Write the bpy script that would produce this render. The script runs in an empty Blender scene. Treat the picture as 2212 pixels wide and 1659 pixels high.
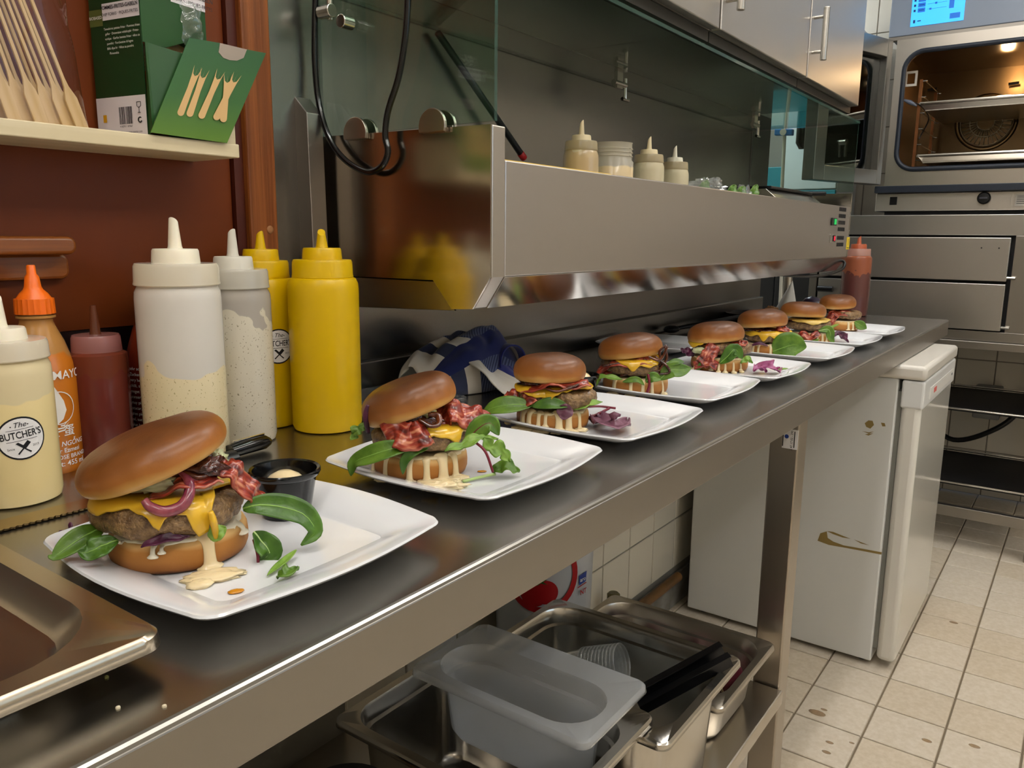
import bpy, bmesh, math, random
from mathutils import Vector, Matrix, noise
random.seed(7)
SC = bpy.context.scene
COL = SC.collection
PI = math.pi
# ---------------------------------------------------------------- camera
FPX, YAW, PIT, ROL = 1714.9, 0.62846, 0.18468, 0.00972
CAM = Vector((0, 0, 1.11))
def _cam():
    cy, sy, cp, sp, cr, sr = math.cos(YAW), math.sin(YAW), math.cos(PIT), math.sin(PIT), math.cos(ROL), math.sin(ROL)
    w = Vector((-sy*cp, cy*cp, -sp)); r0 = Vector((cy, sy, 0)); u0 = r0.cross(w)
    return r0*cr + u0*sr, u0*cr - r0*sr, w
CR, CU, CW = _cam()
cd = bpy.data.cameras.new('camera'); cam = bpy.data.objects.new('camera', cd); COL.objects.link(cam)
cd.sensor_width = 36; cd.sensor_fit = 'HORIZONTAL'; cd.lens = 36*FPX/2212; cd.clip_start = 0.01
m = Matrix((CR, CU, -CW)).transposed().to_4x4(); m.translation = CAM; cam.matrix_world = m
SC.camera = cam
def ray(x, y): return CW + CR*((x-1106)/FPX) - CU*((y-829.5)/FPX)
def onz(x, y, z): d = ray(x, y); return CAM + d*((z-CAM.z)/d.z)
def ony(x, y, v): d = ray(x, y); return CAM + d*(v/d.y)
def onx(x, y, v): d = ray(x, y); return CAM + d*(v/d.x)
# ---------------------------------------------------------------- world, lights, exposure
W = bpy.data.worlds.new('sky'); SC.world = W; W.use_nodes = True
W.node_tree.nodes['Background'].inputs[0].default_value = (0.62, 0.78, 1.0, 1); W.node_tree.nodes['Background'].inputs[1].default_value = 2.0
SC.view_settings.view_transform = 'Standard'; SC.view_settings.look = 'None'
SC.view_settings.exposure = 0.0; SC.view_settings.gamma = 1.0; SC.view_settings.use_curve_mapping = False
# x, y, downward watts, upward fill watts, colour
NEUTRAL = (1.0, 0.975, 0.95); COOL = (0.80, 0.90, 1.0)
LAMPS = [(-0.29, 0.35, 7.0, 8, NEUTRAL), (-0.29, 2.0, 9.0, 8, NEUTRAL), (0.95, 0.35, 6, 22, NEUTRAL), (0.95, 2.0, 6, 22, NEUTRAL), (0.35, -1.1, 6, 10, NEUTRAL), (0.35, 2.95, 2.2, 5, NEUTRAL), (-1.55, 3.25, 14, 12, COOL)]
# ---------------------------------------------------------------- helpers
TM = {}
def setp(o, label=None, cat=None, group=None, kind=None):
    if label: o['label'] = label
    if cat: o['category'] = cat
    if group: o['group'] = group
    if kind: o['kind'] = kind
    return o
def thing(name, label, cat, loc=(0, 0, 0), rz=0.0, group=None, rot=None):
    o = bpy.data.objects.new(name, None); COL.objects.link(o); o.empty_display_size = .03
    o.location = loc; o.rotation_euler = rot if rot else (0, 0, rz)
    TM[o.name] = Matrix.Translation(Vector(loc)) @ o.rotation_euler.to_matrix().to_4x4()
    return setp(o, label, cat, group)
def rootm(o):
    return TM.get(o.name, Matrix.Identity(4))
class MB:
    def __init__(s): s.v = []; s.f = []; s.mi = []; s.uv = None
    def add(s, vs, fs, mi=0):
        n = len(s.v); s.v += [Vector(v) for v in vs]; s.f += [tuple(i+n for i in f) for f in fs]; s.mi += [mi]*len(fs); return s
    def box(s, x0, x1, y0, y1, z0, z1, mi=0):
        return s.add([(x0,y0,z0),(x1,y0,z0),(x1,y1,z0),(x0,y1,z0),(x0,y0,z1),(x1,y0,z1),(x1,y1,z1),(x0,y1,z1)],
                     [(0,3,2,1),(4,5,6,7),(0,1,5,4),(1,2,6,5),(2,3,7,6),(3,0,4,7)], mi)
    def obox(s, c, ax, ay, az, mi=0):
        c = Vector(c); ax = Vector(ax); ay = Vector(ay); az = Vector(az); P = []
        for k in (-1, 1):
            for i, j in ((-1,-1),(1,-1),(1,1),(-1,1)): P.append(c+ax*i+ay*j+az*k)
        return s.add(P, [(0,3,2,1),(4,5,6,7),(0,1,5,4),(1,2,6,5),(2,3,7,6),(3,0,4,7)], mi)
    def lathe(s, prof, n=32, c=(0,0,0), mi=0, sx=1, sy=1):
        c = Vector(c); P = []; F = []
        for r, z in prof:
            for i in range(n):
                a = 2*PI*i/n; P.append(c+Vector((r*math.cos(a)*sx, r*math.sin(a)*sy, z)))
        for k in range(len(prof)-1):
            for i in range(n):
                j = (i+1) % n; F.append((k*n+i, k*n+j, (k+1)*n+j, (k+1)*n+i))
        if prof[0][0] > 1e-6: F.append(tuple(range(n))[::-1])
        if prof[-1][0] > 1e-6: F.append(tuple((len(prof)-1)*n+i for i in range(n)))
        return s.add(P, F, mi)
    def tube(s, pts, r, n=8, mi=0, flat=1.0, up=None, cap=True):
        pts = [Vector(p) for p in pts]; k = len(pts); rr = r if isinstance(r, (list, tuple)) else [r]*k
        P = []; F = []; prev = None
        for i, p in enumerate(pts):
            t = (pts[min(i+1, k-1)] - pts[max(i-1, 0)]).normalized()
            if prev is None:
                a = Vector(up) if up else (Vector((0,0,1)) if abs(t.z) < .9 else Vector((1,0,0)))
            else: a = prev
            b = (a - t*a.dot(t)).normalized(); prev = b; c2 = t.cross(b)
            for q in range(n):
                an = 2*PI*q/n; P.append(p + b*(math.cos(an)*rr[i]*flat) + c2*(math.sin(an)*rr[i]))
        for i in range(k-1):
            for q in range(n):
                q2 = (q+1) % n; F.append((i*n+q, i*n+q2, (i+1)*n+q2, (i+1)*n+q))
        if cap: F.append(tuple(range(n))[::-1]); F.append(tuple((k-1)*n+q for q in range(n)))
        return s.add(P, F, mi)
    def prism(s, poly, d, mi=0):
        d = Vector(d); n = len(poly); P = [Vector(p) for p in poly]; P += [p+d for p in P]
        F = [tuple(range(n))[::-1], tuple(range(n, 2*n))]
        for i in range(n): j = (i+1) % n; F.append((i, j, n+j, n+i))
        return s.add(P, F, mi)
    def grid(s, fn, nu, nv, cu=False, cv=False, mi=0):
        P = []; F = []
        for j in range(nv+(0 if cv else 1)):
            for i in range(nu+(0 if cu else 1)): P.append(fn(i/nu, j/nv))
        w = nu if cu else nu+1; h = nv if cv else nv+1
        for j in range(nv):
            for i in range(nu): F.append((j*w+i, j*w+(i+1) % w, ((j+1) % h)*w+(i+1) % w, ((j+1) % h)*w+i))
        return s.add(P, F, mi)
    def build(s, name, mat, parent=None, world=False, smooth=False, bevel=0, seg=2, sub=0, solid=0, off=-1, weld=False, up=None):
        me = bpy.data.meshes.new(name)
        vs = s.v
        org = None
        if world and parent is not None:
            inv = rootm(parent).inverted(); vs = [inv @ v for v in vs]
        elif parent is None:
            xs = [v.x for v in vs]; ys = [v.y for v in vs]; zs = [v.z for v in vs]
            org = Vector(((min(xs)+max(xs))/2, (min(ys)+max(ys))/2, min(zs))); vs = [v-org for v in vs]
        me.from_pydata([tuple(v) for v in vs], [], s.f)
        mats = mat if isinstance(mat, (list, tuple)) else [mat]
        for q in mats: me.materials.append(q)
        if len(mats) > 1: me.polygons.foreach_set('material_index', s.mi)
        if s.uv:
            uvl = me.uv_layers.new(name='uv')
            for lp in me.loops: uvl.data[lp.index].uv = s.uv[lp.vertex_index]
        bm = bmesh.new(); bm.from_mesh(me)
        if weld: bmesh.ops.remove_doubles(bm, verts=bm.verts, dist=1e-5)
        if not solid or off == -1: bmesh.ops.recalc_face_normals(bm, faces=bm.faces)
        bm.to_mesh(me); bm.free()
        if smooth:
            me.polygons.foreach_set('use_smooth', [True]*len(me.polygons))
            if smooth == 'auto':
                try: me.set_sharp_from_angle(angle=math.radians(38))
                except Exception: pass
        o = bpy.data.objects.new(name, me); COL.objects.link(o)
        if parent is not None:
            o.parent = parent
            if world: TM.setdefault(o.name, rootm(parent))
            else: TM.setdefault(o.name, rootm(parent))
        else:
            o.location = org; TM[o.name] = Matrix.Translation(org)
        if solid:
            q = o.modifiers.new('thickness', 'SOLIDIFY'); q.thickness = solid; q.offset = 0 if off == -1 else off
        if bevel:
            q = o.modifiers.new('edges', 'BEVEL'); q.width = bevel; q.segments = seg; q.limit_method = 'ANGLE'; q.angle_limit = math.radians(40)
            q.harden_normals = False
        if sub:
            q = o.modifiers.new('smooth', 'SUBSURF'); q.levels = sub; q.render_levels = sub
        return o
def struct(name, mb, mat, label=None, **k):
    o = mb.build(name, mat, **k); setp(o, label, None, None, 'structure'); return o
def solo(name, mb, mat, label, cat, group=None, **k):
    return setp(mb.build(name, mat, **k), label, cat, group)
def dup(root, loc, rz=None, label=None, group=None, rot=None):
    r = root.copy(); COL.objects.link(r); r.location = loc
    if rz is not None: r.rotation_euler = (0, 0, rz)
    if rot is not None: r.rotation_euler = rot
    TM[r.name] = Matrix.Translation(Vector(loc)) @ r.rotation_euler.to_matrix().to_4x4()
    if label: r['label'] = label
    if group: r['group'] = group
    for ch in list(root.children):
        c = ch.copy(); COL.objects.link(c); c.parent = r
        for g in list(ch.children):
            d = g.copy(); COL.objects.link(d); d.parent = c
    return r
_tc = {}
def textmesh(txt, size=1.0, shear=0, bold=0, align='CENTER', spacing=1.0, maxlen=None):
    cu = bpy.data.curves.new('lettering', 'FONT'); cu.body = txt; cu.size = size; cu.align_x = align; cu.align_y = 'CENTER'
    cu.shear = shear; cu.offset = bold*size; cu.space_character = spacing; cu.resolution_u = 3
    o = bpy.data.objects.new('lettering', cu); COL.objects.link(o)
    dg = bpy.context.evaluated_depsgraph_get(); me = bpy.data.meshes.new_from_object(o.evaluated_get(dg))
    vs = [Vector(v.co) for v in me.vertices]; fs = [tuple(p.vertices) for p in me.polygons]
    bpy.data.objects.remove(o); bpy.data.curves.remove(cu); bpy.data.meshes.remove(me)
    return vs, fs
def lettering(name, txt, size, fn, mat, parent, world=False, **k):
    """fn maps flat (u, v) in metres to a point"""
    vs, fs = textmesh(txt, size, **k)
    mb = MB(); mb.add([fn(v.x, v.y) for v in vs], fs)
    return mb.build(name, mat, parent, world=world)
def bez(P, n):
    """Catmull-Rom through points"""
    P = [Vector(p) for p in P]; out = []
    Q = [P[0]*2-P[1]]+P+[P[-1]*2-P[-2]]
    for i in range(1, len(Q)-2):
        for k in range(n):
            t = k/n; a, b, c, d = Q[i-1], Q[i], Q[i+1], Q[i+2]
            out.append(.5*((2*b)+(c-a)*t+(2*a-5*b+4*c-d)*t*t+(3*b-a-3*c+d)*t**3))
    out.append(P[-1]); return out
# ---------------------------------------------------------------- materials
def srgb(h):
    if isinstance(h, str):
        h = h.lstrip('#'); c = [int(h[i:i+2], 16)/255 for i in (0, 2, 4)]
        return tuple((x/12.92 if x <= .04045 else ((x+.055)/1.055)**2.4) for x in c)
    return tuple(h)
def mat(name, col, rough=.5, metal=0, spec=.5, var=None, vscale=(20, 20, 20), bump=0, bscale=60, rvar=0, trans=0, ior=1.45, emit=None, estr=0, coat=0, sss=0, alpha=1, detail=4, vlo=.35, vhi=.65, sheen=0, uv=False, bdist=.002):
    m = bpy.data.materials.new(name); m.use_nodes = True; nt = m.node_tree; N = nt.nodes; L = nt.links; b = N['Principled BSDF']
    c = srgb(col); b.inputs['Base Color'].default_value = (*c, 1); b.inputs['Roughness'].default_value = rough; b.inputs['Metallic'].default_value = metal
    b.inputs['Specular IOR Level'].default_value = spec; b.inputs['Transmission Weight'].default_value = trans; b.inputs['IOR'].default_value = ior
    b.inputs['Coat Weight'].default_value = coat; b.inputs['Alpha'].default_value = alpha; b.inputs['Sheen Weight'].default_value = sheen
    b.inputs['Coat Roughness'].default_value = .12
    if sss: b.inputs['Subsurface Weight'].default_value = sss; b.inputs['Subsurface Radius'].default_value = (.006, .004, .002); b.inputs['Subsurface Scale'].default_value = 1
    if emit: b.inputs['Emission Color'].default_value = (*srgb(emit), 1); b.inputs['Emission Strength'].default_value = estr
    if var or bump or rvar:
        tc = N.new('ShaderNodeTexCoord'); mp = N.new('ShaderNodeMapping'); mp.inputs['Scale'].default_value = vscale if isinstance(vscale, (tuple, list)) else (vscale,)*3
        L.new(tc.outputs['UV' if uv else 'Object'], mp.inputs[0])
        nz = N.new('ShaderNodeTexNoise'); nz.inputs['Scale'].default_value = 1; nz.inputs['Detail'].default_value = detail; L.new(mp.outputs[0], nz.inputs['Vector'])
        if var:
            cr = N.new('ShaderNodeValToRGB'); cr.color_ramp.elements[0].position = vlo; cr.color_ramp.elements[1].position = vhi
            cr.color_ramp.elements[0].color = (*srgb(var), 1); cr.color_ramp.elements[1].color = (*c, 1)
            L.new(nz.outputs[0], cr.inputs[0]); L.new(cr.outputs[0], b.inputs['Base Color'])
        if rvar:
            mr = N.new('ShaderNodeMapRange'); mr.inputs[1].default_value = .3; mr.inputs[2].default_value = .7; mr.inputs[3].default_value = max(.02, rough-rvar); mr.inputs[4].default_value = rough+rvar
            L.new(nz.outputs[0], mr.inputs[0]); L.new(mr.outputs[0], b.inputs['Roughness'])
        if bump:
            n2 = N.new('ShaderNodeTexNoise'); n2.inputs['Scale'].default_value = 1; n2.inputs['Detail'].default_value = 3
            if isinstance(bscale, (tuple, list)):
                m2 = N.new('ShaderNodeMapping'); m2.inputs['Scale'].default_value = bscale; L.new(tc.outputs['Object'], m2.inputs[0]); L.new(m2.outputs[0], n2.inputs['Vector'])
            else:
                L.new(tc.outputs['Object'], n2.inputs['Vector']); n2.inputs['Scale'].default_value = bscale
            bp = N.new('ShaderNodeBump'); bp.inputs['Strength'].default_value = bump; bp.inputs['Distance'].default_value = bdist
            L.new(n2.outputs[0], bp.inputs['Height']); L.new(bp.outputs[0], b.inputs['Normal'])
    return m
def steel(name, col='#a9a49c', rough=.3, axis='y', br=400, wear=.08, bump=.05, dull=None):
    s = {'x': (3, br, br), 'y': (br, 3, br), 'z': (br, br, 3)}[axis]
    m = mat(name, col, rough, 1, bump=bump*.5, bscale=s, bdist=.0005)
    m.node_tree.nodes['Principled BSDF'].inputs['Anisotropic'].default_value = .35; return m
def thinfres(N, L, ior):
    """same mirror strength on both faces of a thin sheet"""
    fr = N.new('ShaderNodeFresnel'); g = N.new('ShaderNodeNewGeometry'); mr = N.new('ShaderNodeMapRange'); mr.inputs[3].default_value = ior; mr.inputs[4].default_value = 1/ior
    L.new(g.outputs['Backfacing'], mr.inputs[0]); L.new(mr.outputs[0], fr.inputs[0]); return fr
def clear(name, tint, refl=.06, rough=.03, opac=0.0, ocol='#ffffff', fres=1.45):
    """thin clear sheet: see-through with a fresnel mirror and optional milky part"""
    m = bpy.data.materials.new(name); m.use_nodes = True; nt = m.node_tree; N = nt.nodes; L = nt.links
    for n in list(N):
        if n.type == 'BSDF_PRINCIPLED': N.remove(n)
    out = [n for n in N if n.type == 'OUTPUT_MATERIAL'][0]
    tr = N.new('ShaderNodeBsdfTransparent'); tr.inputs[0].default_value = (*srgb(tint), 1)
    gl = N.new('ShaderNodeBsdfGlossy'); gl.inputs['Roughness'].default_value = rough; gl.inputs[0].default_value = (1, 1, 1, 1)
    fr = thinfres(N, L, fres)
    base = tr.outputs[0]
    if opac:
        df = N.new('ShaderNodeBsdfDiffuse'); df.inputs[0].default_value = (*srgb(ocol), 1)
        tl = N.new('ShaderNodeBsdfTranslucent'); tl.inputs[0].default_value = (*srgb(ocol), 1)
        m1 = N.new('ShaderNodeMixShader'); m1.inputs[0].default_value = .45; L.new(df.outputs[0], m1.inputs[1]); L.new(tl.outputs[0], m1.inputs[2])
        m2 = N.new('ShaderNodeMixShader'); m2.inputs[0].default_value = opac; L.new(tr.outputs[0], m2.inputs[1]); L.new(m1.outputs[0], m2.inputs[2]); base = m2.outputs[0]
    mx = N.new('ShaderNodeMixShader'); L.new(fr.outputs[0], mx.inputs[0]); L.new(base, mx.inputs[1]); L.new(gl.outputs[0], mx.inputs[2]); L.new(mx.outputs[0], out.inputs[0])
    return m
def ramp_z(m, stops, axis=2, nz=0.0, nscale=80):
    """colour by object height in metres: real baked colour of a bun and the like"""
    nt = m.node_tree; N = nt.nodes; L = nt.links; b = N['Principled BSDF']
    tc = N.new('ShaderNodeTexCoord'); sp = N.new('ShaderNodeSeparateXYZ'); L.new(tc.outputs['Object'], sp.inputs[0])
    lo, hi = stops[0][0], stops[-1][0]
    src = sp.outputs[axis]
    if nz:
        n = N.new('ShaderNodeTexNoise'); n.inputs['Scale'].default_value = nscale; L.new(tc.outputs['Object'], n.inputs['Vector'])
        ma = N.new('ShaderNodeMath'); ma.operation = 'MULTIPLY_ADD'; ma.inputs[1].default_value = nz; L.new(n.outputs[0], ma.inputs[0]); L.new(src, ma.inputs[2])
        m2 = N.new('ShaderNodeMath'); m2.operation = 'SUBTRACT'; m2.inputs[1].default_value = nz*.5; L.new(ma.outputs[0], m2.inputs[0]); src = m2.outputs[0]
    mr = N.new('ShaderNodeMapRange'); mr.inputs[1].default_value = lo; mr.inputs[2].default_value = hi; L.new(src, mr.inputs[0])
    cr = N.new('ShaderNodeValToRGB'); e = cr.color_ramp.elements
    while len(e) < len(stops): e.new(.5)
    for i, (z, c) in enumerate(stops): e[i].position = (z-lo)/(hi-lo); e[i].color = (*srgb(c), 1)
    L.new(mr.outputs[0], cr.inputs[0]); L.new(cr.outputs[0], b.inputs['Base Color']); return m
M = {}
M['steel'] = steel('brushed steel', '#c6c1ba', .27, 'y')
M['steel_top'] = steel('worn steel worktop', '#a19e99', .25, 'y', br=250, wear=.12, bump=.12)
M['steel_side'] = steel('satin steel edge', '#98938c', .36, 'y')
M['steel_panel'] = steel('satin steel panel', '#c9c2bc', .30, 'z', wear=.06)
M['steel_end'] = steel('polished steel panel', '#b9b0a4', .16, 'z', wear=.04, bump=.03)
M['steel_wall'] = steel('steel wall lining', '#93908b', .27, 'z', wear=.1)
M['steel_lip'] = steel('bright steel lip', '#cbc7c1', .14, 'y', wear=.06, bump=.1)
M['steel_cab'] = steel('satin steel cabinet', '#c6c1ba', .34, 'z', wear=.06)
M['chrome'] = mat('polished metal', '#c9c6c0', .14, 1)
M['pan'] = mat('gastronorm steel', '#c9c4bb', .2, 1)
M['pan_worn'] = mat('worn gastronorm steel', '#bdb7ac', .3, 1)
M['steel_dark'] = mat('dark oven steel', '#7a6448', .28, 1)
M['steel_far'] = steel('scratched drawer steel', '#bab7b2', .32, 'x', br=120, wear=.14, bump=.1)
M['black'] = mat('black plastic', '#0e0e10', .3)
M['blackgloss'] = mat('glossy black melamine', '#0b0b0c', .12, spec=.6)
M['blackrub'] = mat('black rubber', '#1d2430', .45)
M['blackmat'] = mat('sooty black metal', '#17171a', .5, .3)
M['glass'] = clear('greenish sheet glass', '#e6f2ec', fres=1.5)
M['glassedge'] = mat('green glass edge', '#3d5a50', .1, spec=.5, alpha=.6)
M['porc'] = mat('white porcelain', '#e1e3e6', .09, spec=.55, coat=.4)
M['white'] = mat('white enamel', '#d9d9d6', .3, spec=.5)
M['whiteside'] = mat('painted fridge side', '#d2d2ce', .42)
M['whitedoor'] = mat('glossy fridge door', '#d6d2c8', .14, coat=.5)
M['scuff'] = mat('bare brown scuff', '#8a7440', .6)
M['wood_panel'] = mat('mahogany veneer', '#6e3312', .42, var='#5a290e', vscale=(60, 3, 2.2), spec=.25)
M['wood_post'] = mat('orange brown oak', '#8f5020', .42, var='#70380f', vscale=(120, 160, 4), bump=.25, bscale=(200, 260, 5))
M['wood_handle'] = mat('varnished oak handle', '#94541f', .35, var='#7a3f14', vscale=(150, 6, 150), coat=.3)
M['wood_light'] = mat('pale pine', '#dccfb0', .5, var='#cfc09c', vscale=(60, 5, 90))
M['bamboo'] = mat('bamboo', '#dcc08c', .5, var='#cfae74', vscale=(150, 150, 12))
M['forkwood'] = mat('birch wood print', '#cfa972', .55)
M['tile_floor'] = mat('beige floor tile', '#d2c7b6', .42, var='#c5b8a3', vscale=90, bump=.08, bscale=300, vlo=.3, vhi=.7)
M['tile_floor2'] = mat('warm beige floor tile', '#cec1ad', .42, var='#c0b199', vscale=90, bump=.08, bscale=300, vlo=.3, vhi=.7)
M['grout'] = mat('brown grout', '#7a6c58', .8)
M['tile_wall'] = mat('cream wall tile', '#dcd6c6', .16)
M['groutw'] = mat('grey grout', '#8d8a80', .8)
M['ceil'] = mat('white ceiling', '#d8d5ce', .8)
M['wallpaint'] = mat('cream painted wall', '#cbc3b4', .7)
M['ink'] = mat('black ink', '#15151a', .5)
M['inkwhite'] = mat('white ink', '#f2efe8', .5)
M['label'] = mat('white label paper', '#eceaea', .4)
M['red'] = mat('red print', '#b3161a', .45)
M['blueink'] = mat('blue print', '#1c3f9c', .45)
# ================================================================ SETTING
XW = -.93; ZC = .86; XE = -.362
def gridmat(name, tile, grout, px, py, ox, oy, ax=(0, 1), rough=.4, g=.0035):
    m = mat(name, tile, rough); nt = m.node_tree; N = nt.nodes; L = nt.links; b = N['Principled BSDF']
    tc = N.new('ShaderNodeTexCoord'); sp = N.new('ShaderNodeSeparateXYZ'); L.new(tc.outputs['Object'], sp.inputs[0]); outs = []
    for a, p, o in ((ax[0], px, ox), (ax[1], py, oy)):
        s = N.new('ShaderNodeMath'); s.operation = 'SUBTRACT'; s.inputs[1].default_value = o; L.new(sp.outputs[a], s.inputs[0])
        f = N.new('ShaderNodeMath'); f.operation = 'PINGPONG'; f.inputs[1].default_value = p/2; L.new(s.outputs[0], f.inputs[0])
        c = N.new('ShaderNodeMath'); c.operation = 'GREATER_THAN'; c.inputs[1].default_value = g/2; L.new(f.outputs[0], c.inputs[0]); outs.append(c.outputs[0])
    mu = N.new('ShaderNodeMath'); mu.operation = 'MULTIPLY'; L.new(outs[0], mu.inputs[0]); L.new(outs[1], mu.inputs[1])
    mx = N.new('ShaderNodeMix'); mx.data_type = 'RGBA'; mx.inputs['A'].default_value = (*srgb(grout), 1); mx.inputs['B'].default_value = (*srgb(tile), 1)
    L.new(mu.outputs[0], mx.inputs['Factor']); L.new(mx.outputs['Result'], b.inputs['Base Color']); return m
def tiles(parent, mats, us, vs, place, size, gap=.004, th=.005):
    """tiles as own pieces: place(u, v) -> corner; shared mesh data"""
    meshes = []
    for mm in mats:
        mb = MB(); a, b, n = place('axes')
        a = Vector(a); b = Vector(b); n = Vector(n); w, h = size[0]-gap, size[1]-gap; c = .0015
        P = [a*0, a*w, a*w+b*h, b*h]; Q = [a*c+b*c+n*th, a*(w-c)+b*c+n*th, a*(w-c)+b*(h-c)+n*th, a*c+b*(h-c)+n*th]; R = [p+n*(th-c) for p in P]
        mb.add(P+R+Q, [(0,1,5,4),(1,2,6,5),(2,3,7,6),(3,0,4,7),(4,5,9,8),(5,6,10,9),(6,7,11,10),(7,4,8,11),(8,9,10,11)])
        o = mb.build('tile', mm, parent); meshes.append(o.data); bpy.data.objects.remove(o)
    inv = rootm(parent).inverted()
    for u in us:
        for v in vs:
            p = place(u, v)
            if p is None: continue
            o = bpy.data.objects.new('tile', random.choice(meshes)); COL.objects.link(o); o.parent = parent; o.location = inv @ Vector(p)
fl = struct('floor', MB().box(-2.2, 1.7, -1.6, 4.0, -.06, -.005), gridmat('tiled floor', '#cec1ad', '#7a6c58', .15, .1515, -.308+.25, 2.091-1.2, g=.005), 'beige ceramic floor tiles with brown grout')
def fplace(u, v=None):
    if u == 'axes': return (1,0,0), (0,1,0), (0,0,1)
    return (-.306+.15*u, 2.093+.1515*v, -.005)
tiles(fl, [M['tile_floor'], M['tile_floor2'], M['tile_floor']], range(-5, 5), range(-8, 12), fplace, (.15, .1515), .005)
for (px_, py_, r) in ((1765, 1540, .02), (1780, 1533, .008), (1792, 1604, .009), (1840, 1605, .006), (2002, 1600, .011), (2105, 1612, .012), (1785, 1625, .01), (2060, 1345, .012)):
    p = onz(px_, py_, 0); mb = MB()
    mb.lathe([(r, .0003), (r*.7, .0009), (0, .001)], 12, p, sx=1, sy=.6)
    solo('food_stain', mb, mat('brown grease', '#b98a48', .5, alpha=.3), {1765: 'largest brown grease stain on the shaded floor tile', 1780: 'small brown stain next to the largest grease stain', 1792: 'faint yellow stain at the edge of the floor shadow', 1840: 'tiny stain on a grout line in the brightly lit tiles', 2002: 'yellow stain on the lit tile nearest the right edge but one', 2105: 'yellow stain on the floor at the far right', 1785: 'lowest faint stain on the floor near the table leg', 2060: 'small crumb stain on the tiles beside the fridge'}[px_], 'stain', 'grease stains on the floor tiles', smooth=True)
wl = struct('wall_left', MB().box(-1.07, XW-.006, -1.6, 2.75, 0, 2.6), M['groutw'], 'wall behind the worktable')
def wplace(u, v=None):
    if u == 'axes': return (0,1,0), (0,0,1), (1,0,0)
    return (XW-.006, 1.684+.1445*u+.002, .125+.157*v+.002)
tiles(wl, [M['tile_wall']], range(-6, 7), range(0, 4), wplace, (.1445, .157), .004, .006)
struct('baseboard_left', MB().box(XW-.006, XW+.006, .7, 2.75, 0, .105), mat('grey sealed skirting', '#8d8a82', .5, var='#6f6b62', vscale=20), 'grey skirting below the tiles', bevel=.004)
struct('wall_lining', MB().box(XW-.006, XW+.001, .7, 2.73, .9, 1.5), M['steel_wall'], 'stainless steel sheet lining the wall')
wb = struct('wall_back', MB().box(-2.2, 1.7, 3.95, 4.05, 0, 2.6), gridmat('cream wall tiles', '#cfc8ba', '#8f877a', .15, .2, -.75+.25, .0, ax=(0, 2), rough=.25, g=.006), 'far wall with cream tiles')
def bplace(u, v=None):
    if u == 'axes': return (1,0,0), (0,0,1), (0,-1,0)
    return (-.748+.15*u, 3.95, .2*v+.002)
tiles(wb, [mat('cream glazed tile', '#cfc8ba', .22)], range(-2, 8), range(0, 12), bplace, (.15, .2), .004, .005)
struct('wall_side', MB().box(-2.3, -2.2, 2.75, 4.05, 0, 2.6), M['wallpaint'], 'wall of the alcove beyond the worktable')
struct('wall_alcove', MB().box(-2.3, -1.07, 2.65, 2.75, 0, 2.6), M['wallpaint'], 'near wall of the alcove')
struct('wall_front', MB().box(-1.07, 1.7, -1.7, -1.6, 0, 2.6), M['wallpaint'], 'wall behind the camera')
struct('ceiling', MB().box(-2.3, 1.8, -1.7, 4.05, 2.6, 2.7), M['ceil'], 'white ceiling')
# right wall with a daylight window
wr = MB(); y0, y1, z0, z1 = .9, 2.3, 1.15, 2.1
wr.box(1.7, 1.8, -1.7, y0, 0, 2.6); wr.box(1.7, 1.8, y1, 4.05, 0, 2.6); wr.box(1.7, 1.8, y0, y1, 0, z0); wr.box(1.7, 1.8, y0, y1, z1, 2.6)
struct('wall_right', wr, gridmat('white wall tiles', '#d3cdc0', '#8f877a', .15, .15, 0, 0, ax=(1, 2), rough=.25), 'opposite wall with a window')
wn = thing('window_1', None, None, (1.72, (y0+y1)/2, z0)); wn['kind'] = 'structure'
b = MB()
for a in (y0, (y0+y1)/2-.02, y1-.05): b.box(1.71, 1.75, a, a+.05, z0, z1)
b.box(1.71, 1.75, y0, y1, z0, z0+.05); b.box(1.71, 1.75, y0, y1, z1-.05, z1); b.build('window_frame', M['white'], wn, world=True)
MB().box(1.728, 1.732, y0, y1, z0, z1).build('pane', clear('window glass', '#f4f8f8'), wn, world=True)
# lamps; last two added as fill for the oven front and alcove daylight
for i, (lx, ly, lw, luw, lcol) in enumerate(LAMPS):
    t = thing('ceiling_or_fill_lamp', ['ceiling tube lamp above the near end of the worktable', 'ceiling tube lamp above the far end of the worktable', 'ceiling tube lamp over the aisle, near', 'ceiling tube lamp over the aisle, far', 'ceiling tube lamp behind the camera', 'added fill lamp in front of the oven', 'added cool fill lamp for the daylight in the alcove'][i], 'lamp', (lx, ly, 2.44), 0, 'ceiling tube lamps')
    MB().box(-.05, .05, -.63, .63, -.02, .02).build('housing', M['white'], t, bevel=.004)
    for yy in (-.4, .4): MB().tube([(0, yy, .02), (0, yy, .16)], .004, 8).build('hanger', M['white'], t)
    ld = bpy.data.lights.new('tube', 'AREA'); ld.shape = 'RECTANGLE'; ld.size = .07; ld.size_y = 1.2; ld.energy = lw; ld.color = lcol
    lo = bpy.data.objects.new('tube_light', ld); COL.objects.link(lo); lo.parent = t; lo.location = (0, 0, -.026)
    l2 = bpy.data.lights.new('uplight', 'AREA'); l2.shape = 'RECTANGLE'; l2.size = .08; l2.size_y = 1.2; l2.energy = luw; l2.color = lcol  # upward area light added for soft fill off the ceiling
    lo = bpy.data.objects.new('fill_uplight', l2); COL.objects.link(lo); lo.parent = t; lo.location = (0, 0, .026); lo.rotation_euler = (PI, 0, 0)
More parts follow.
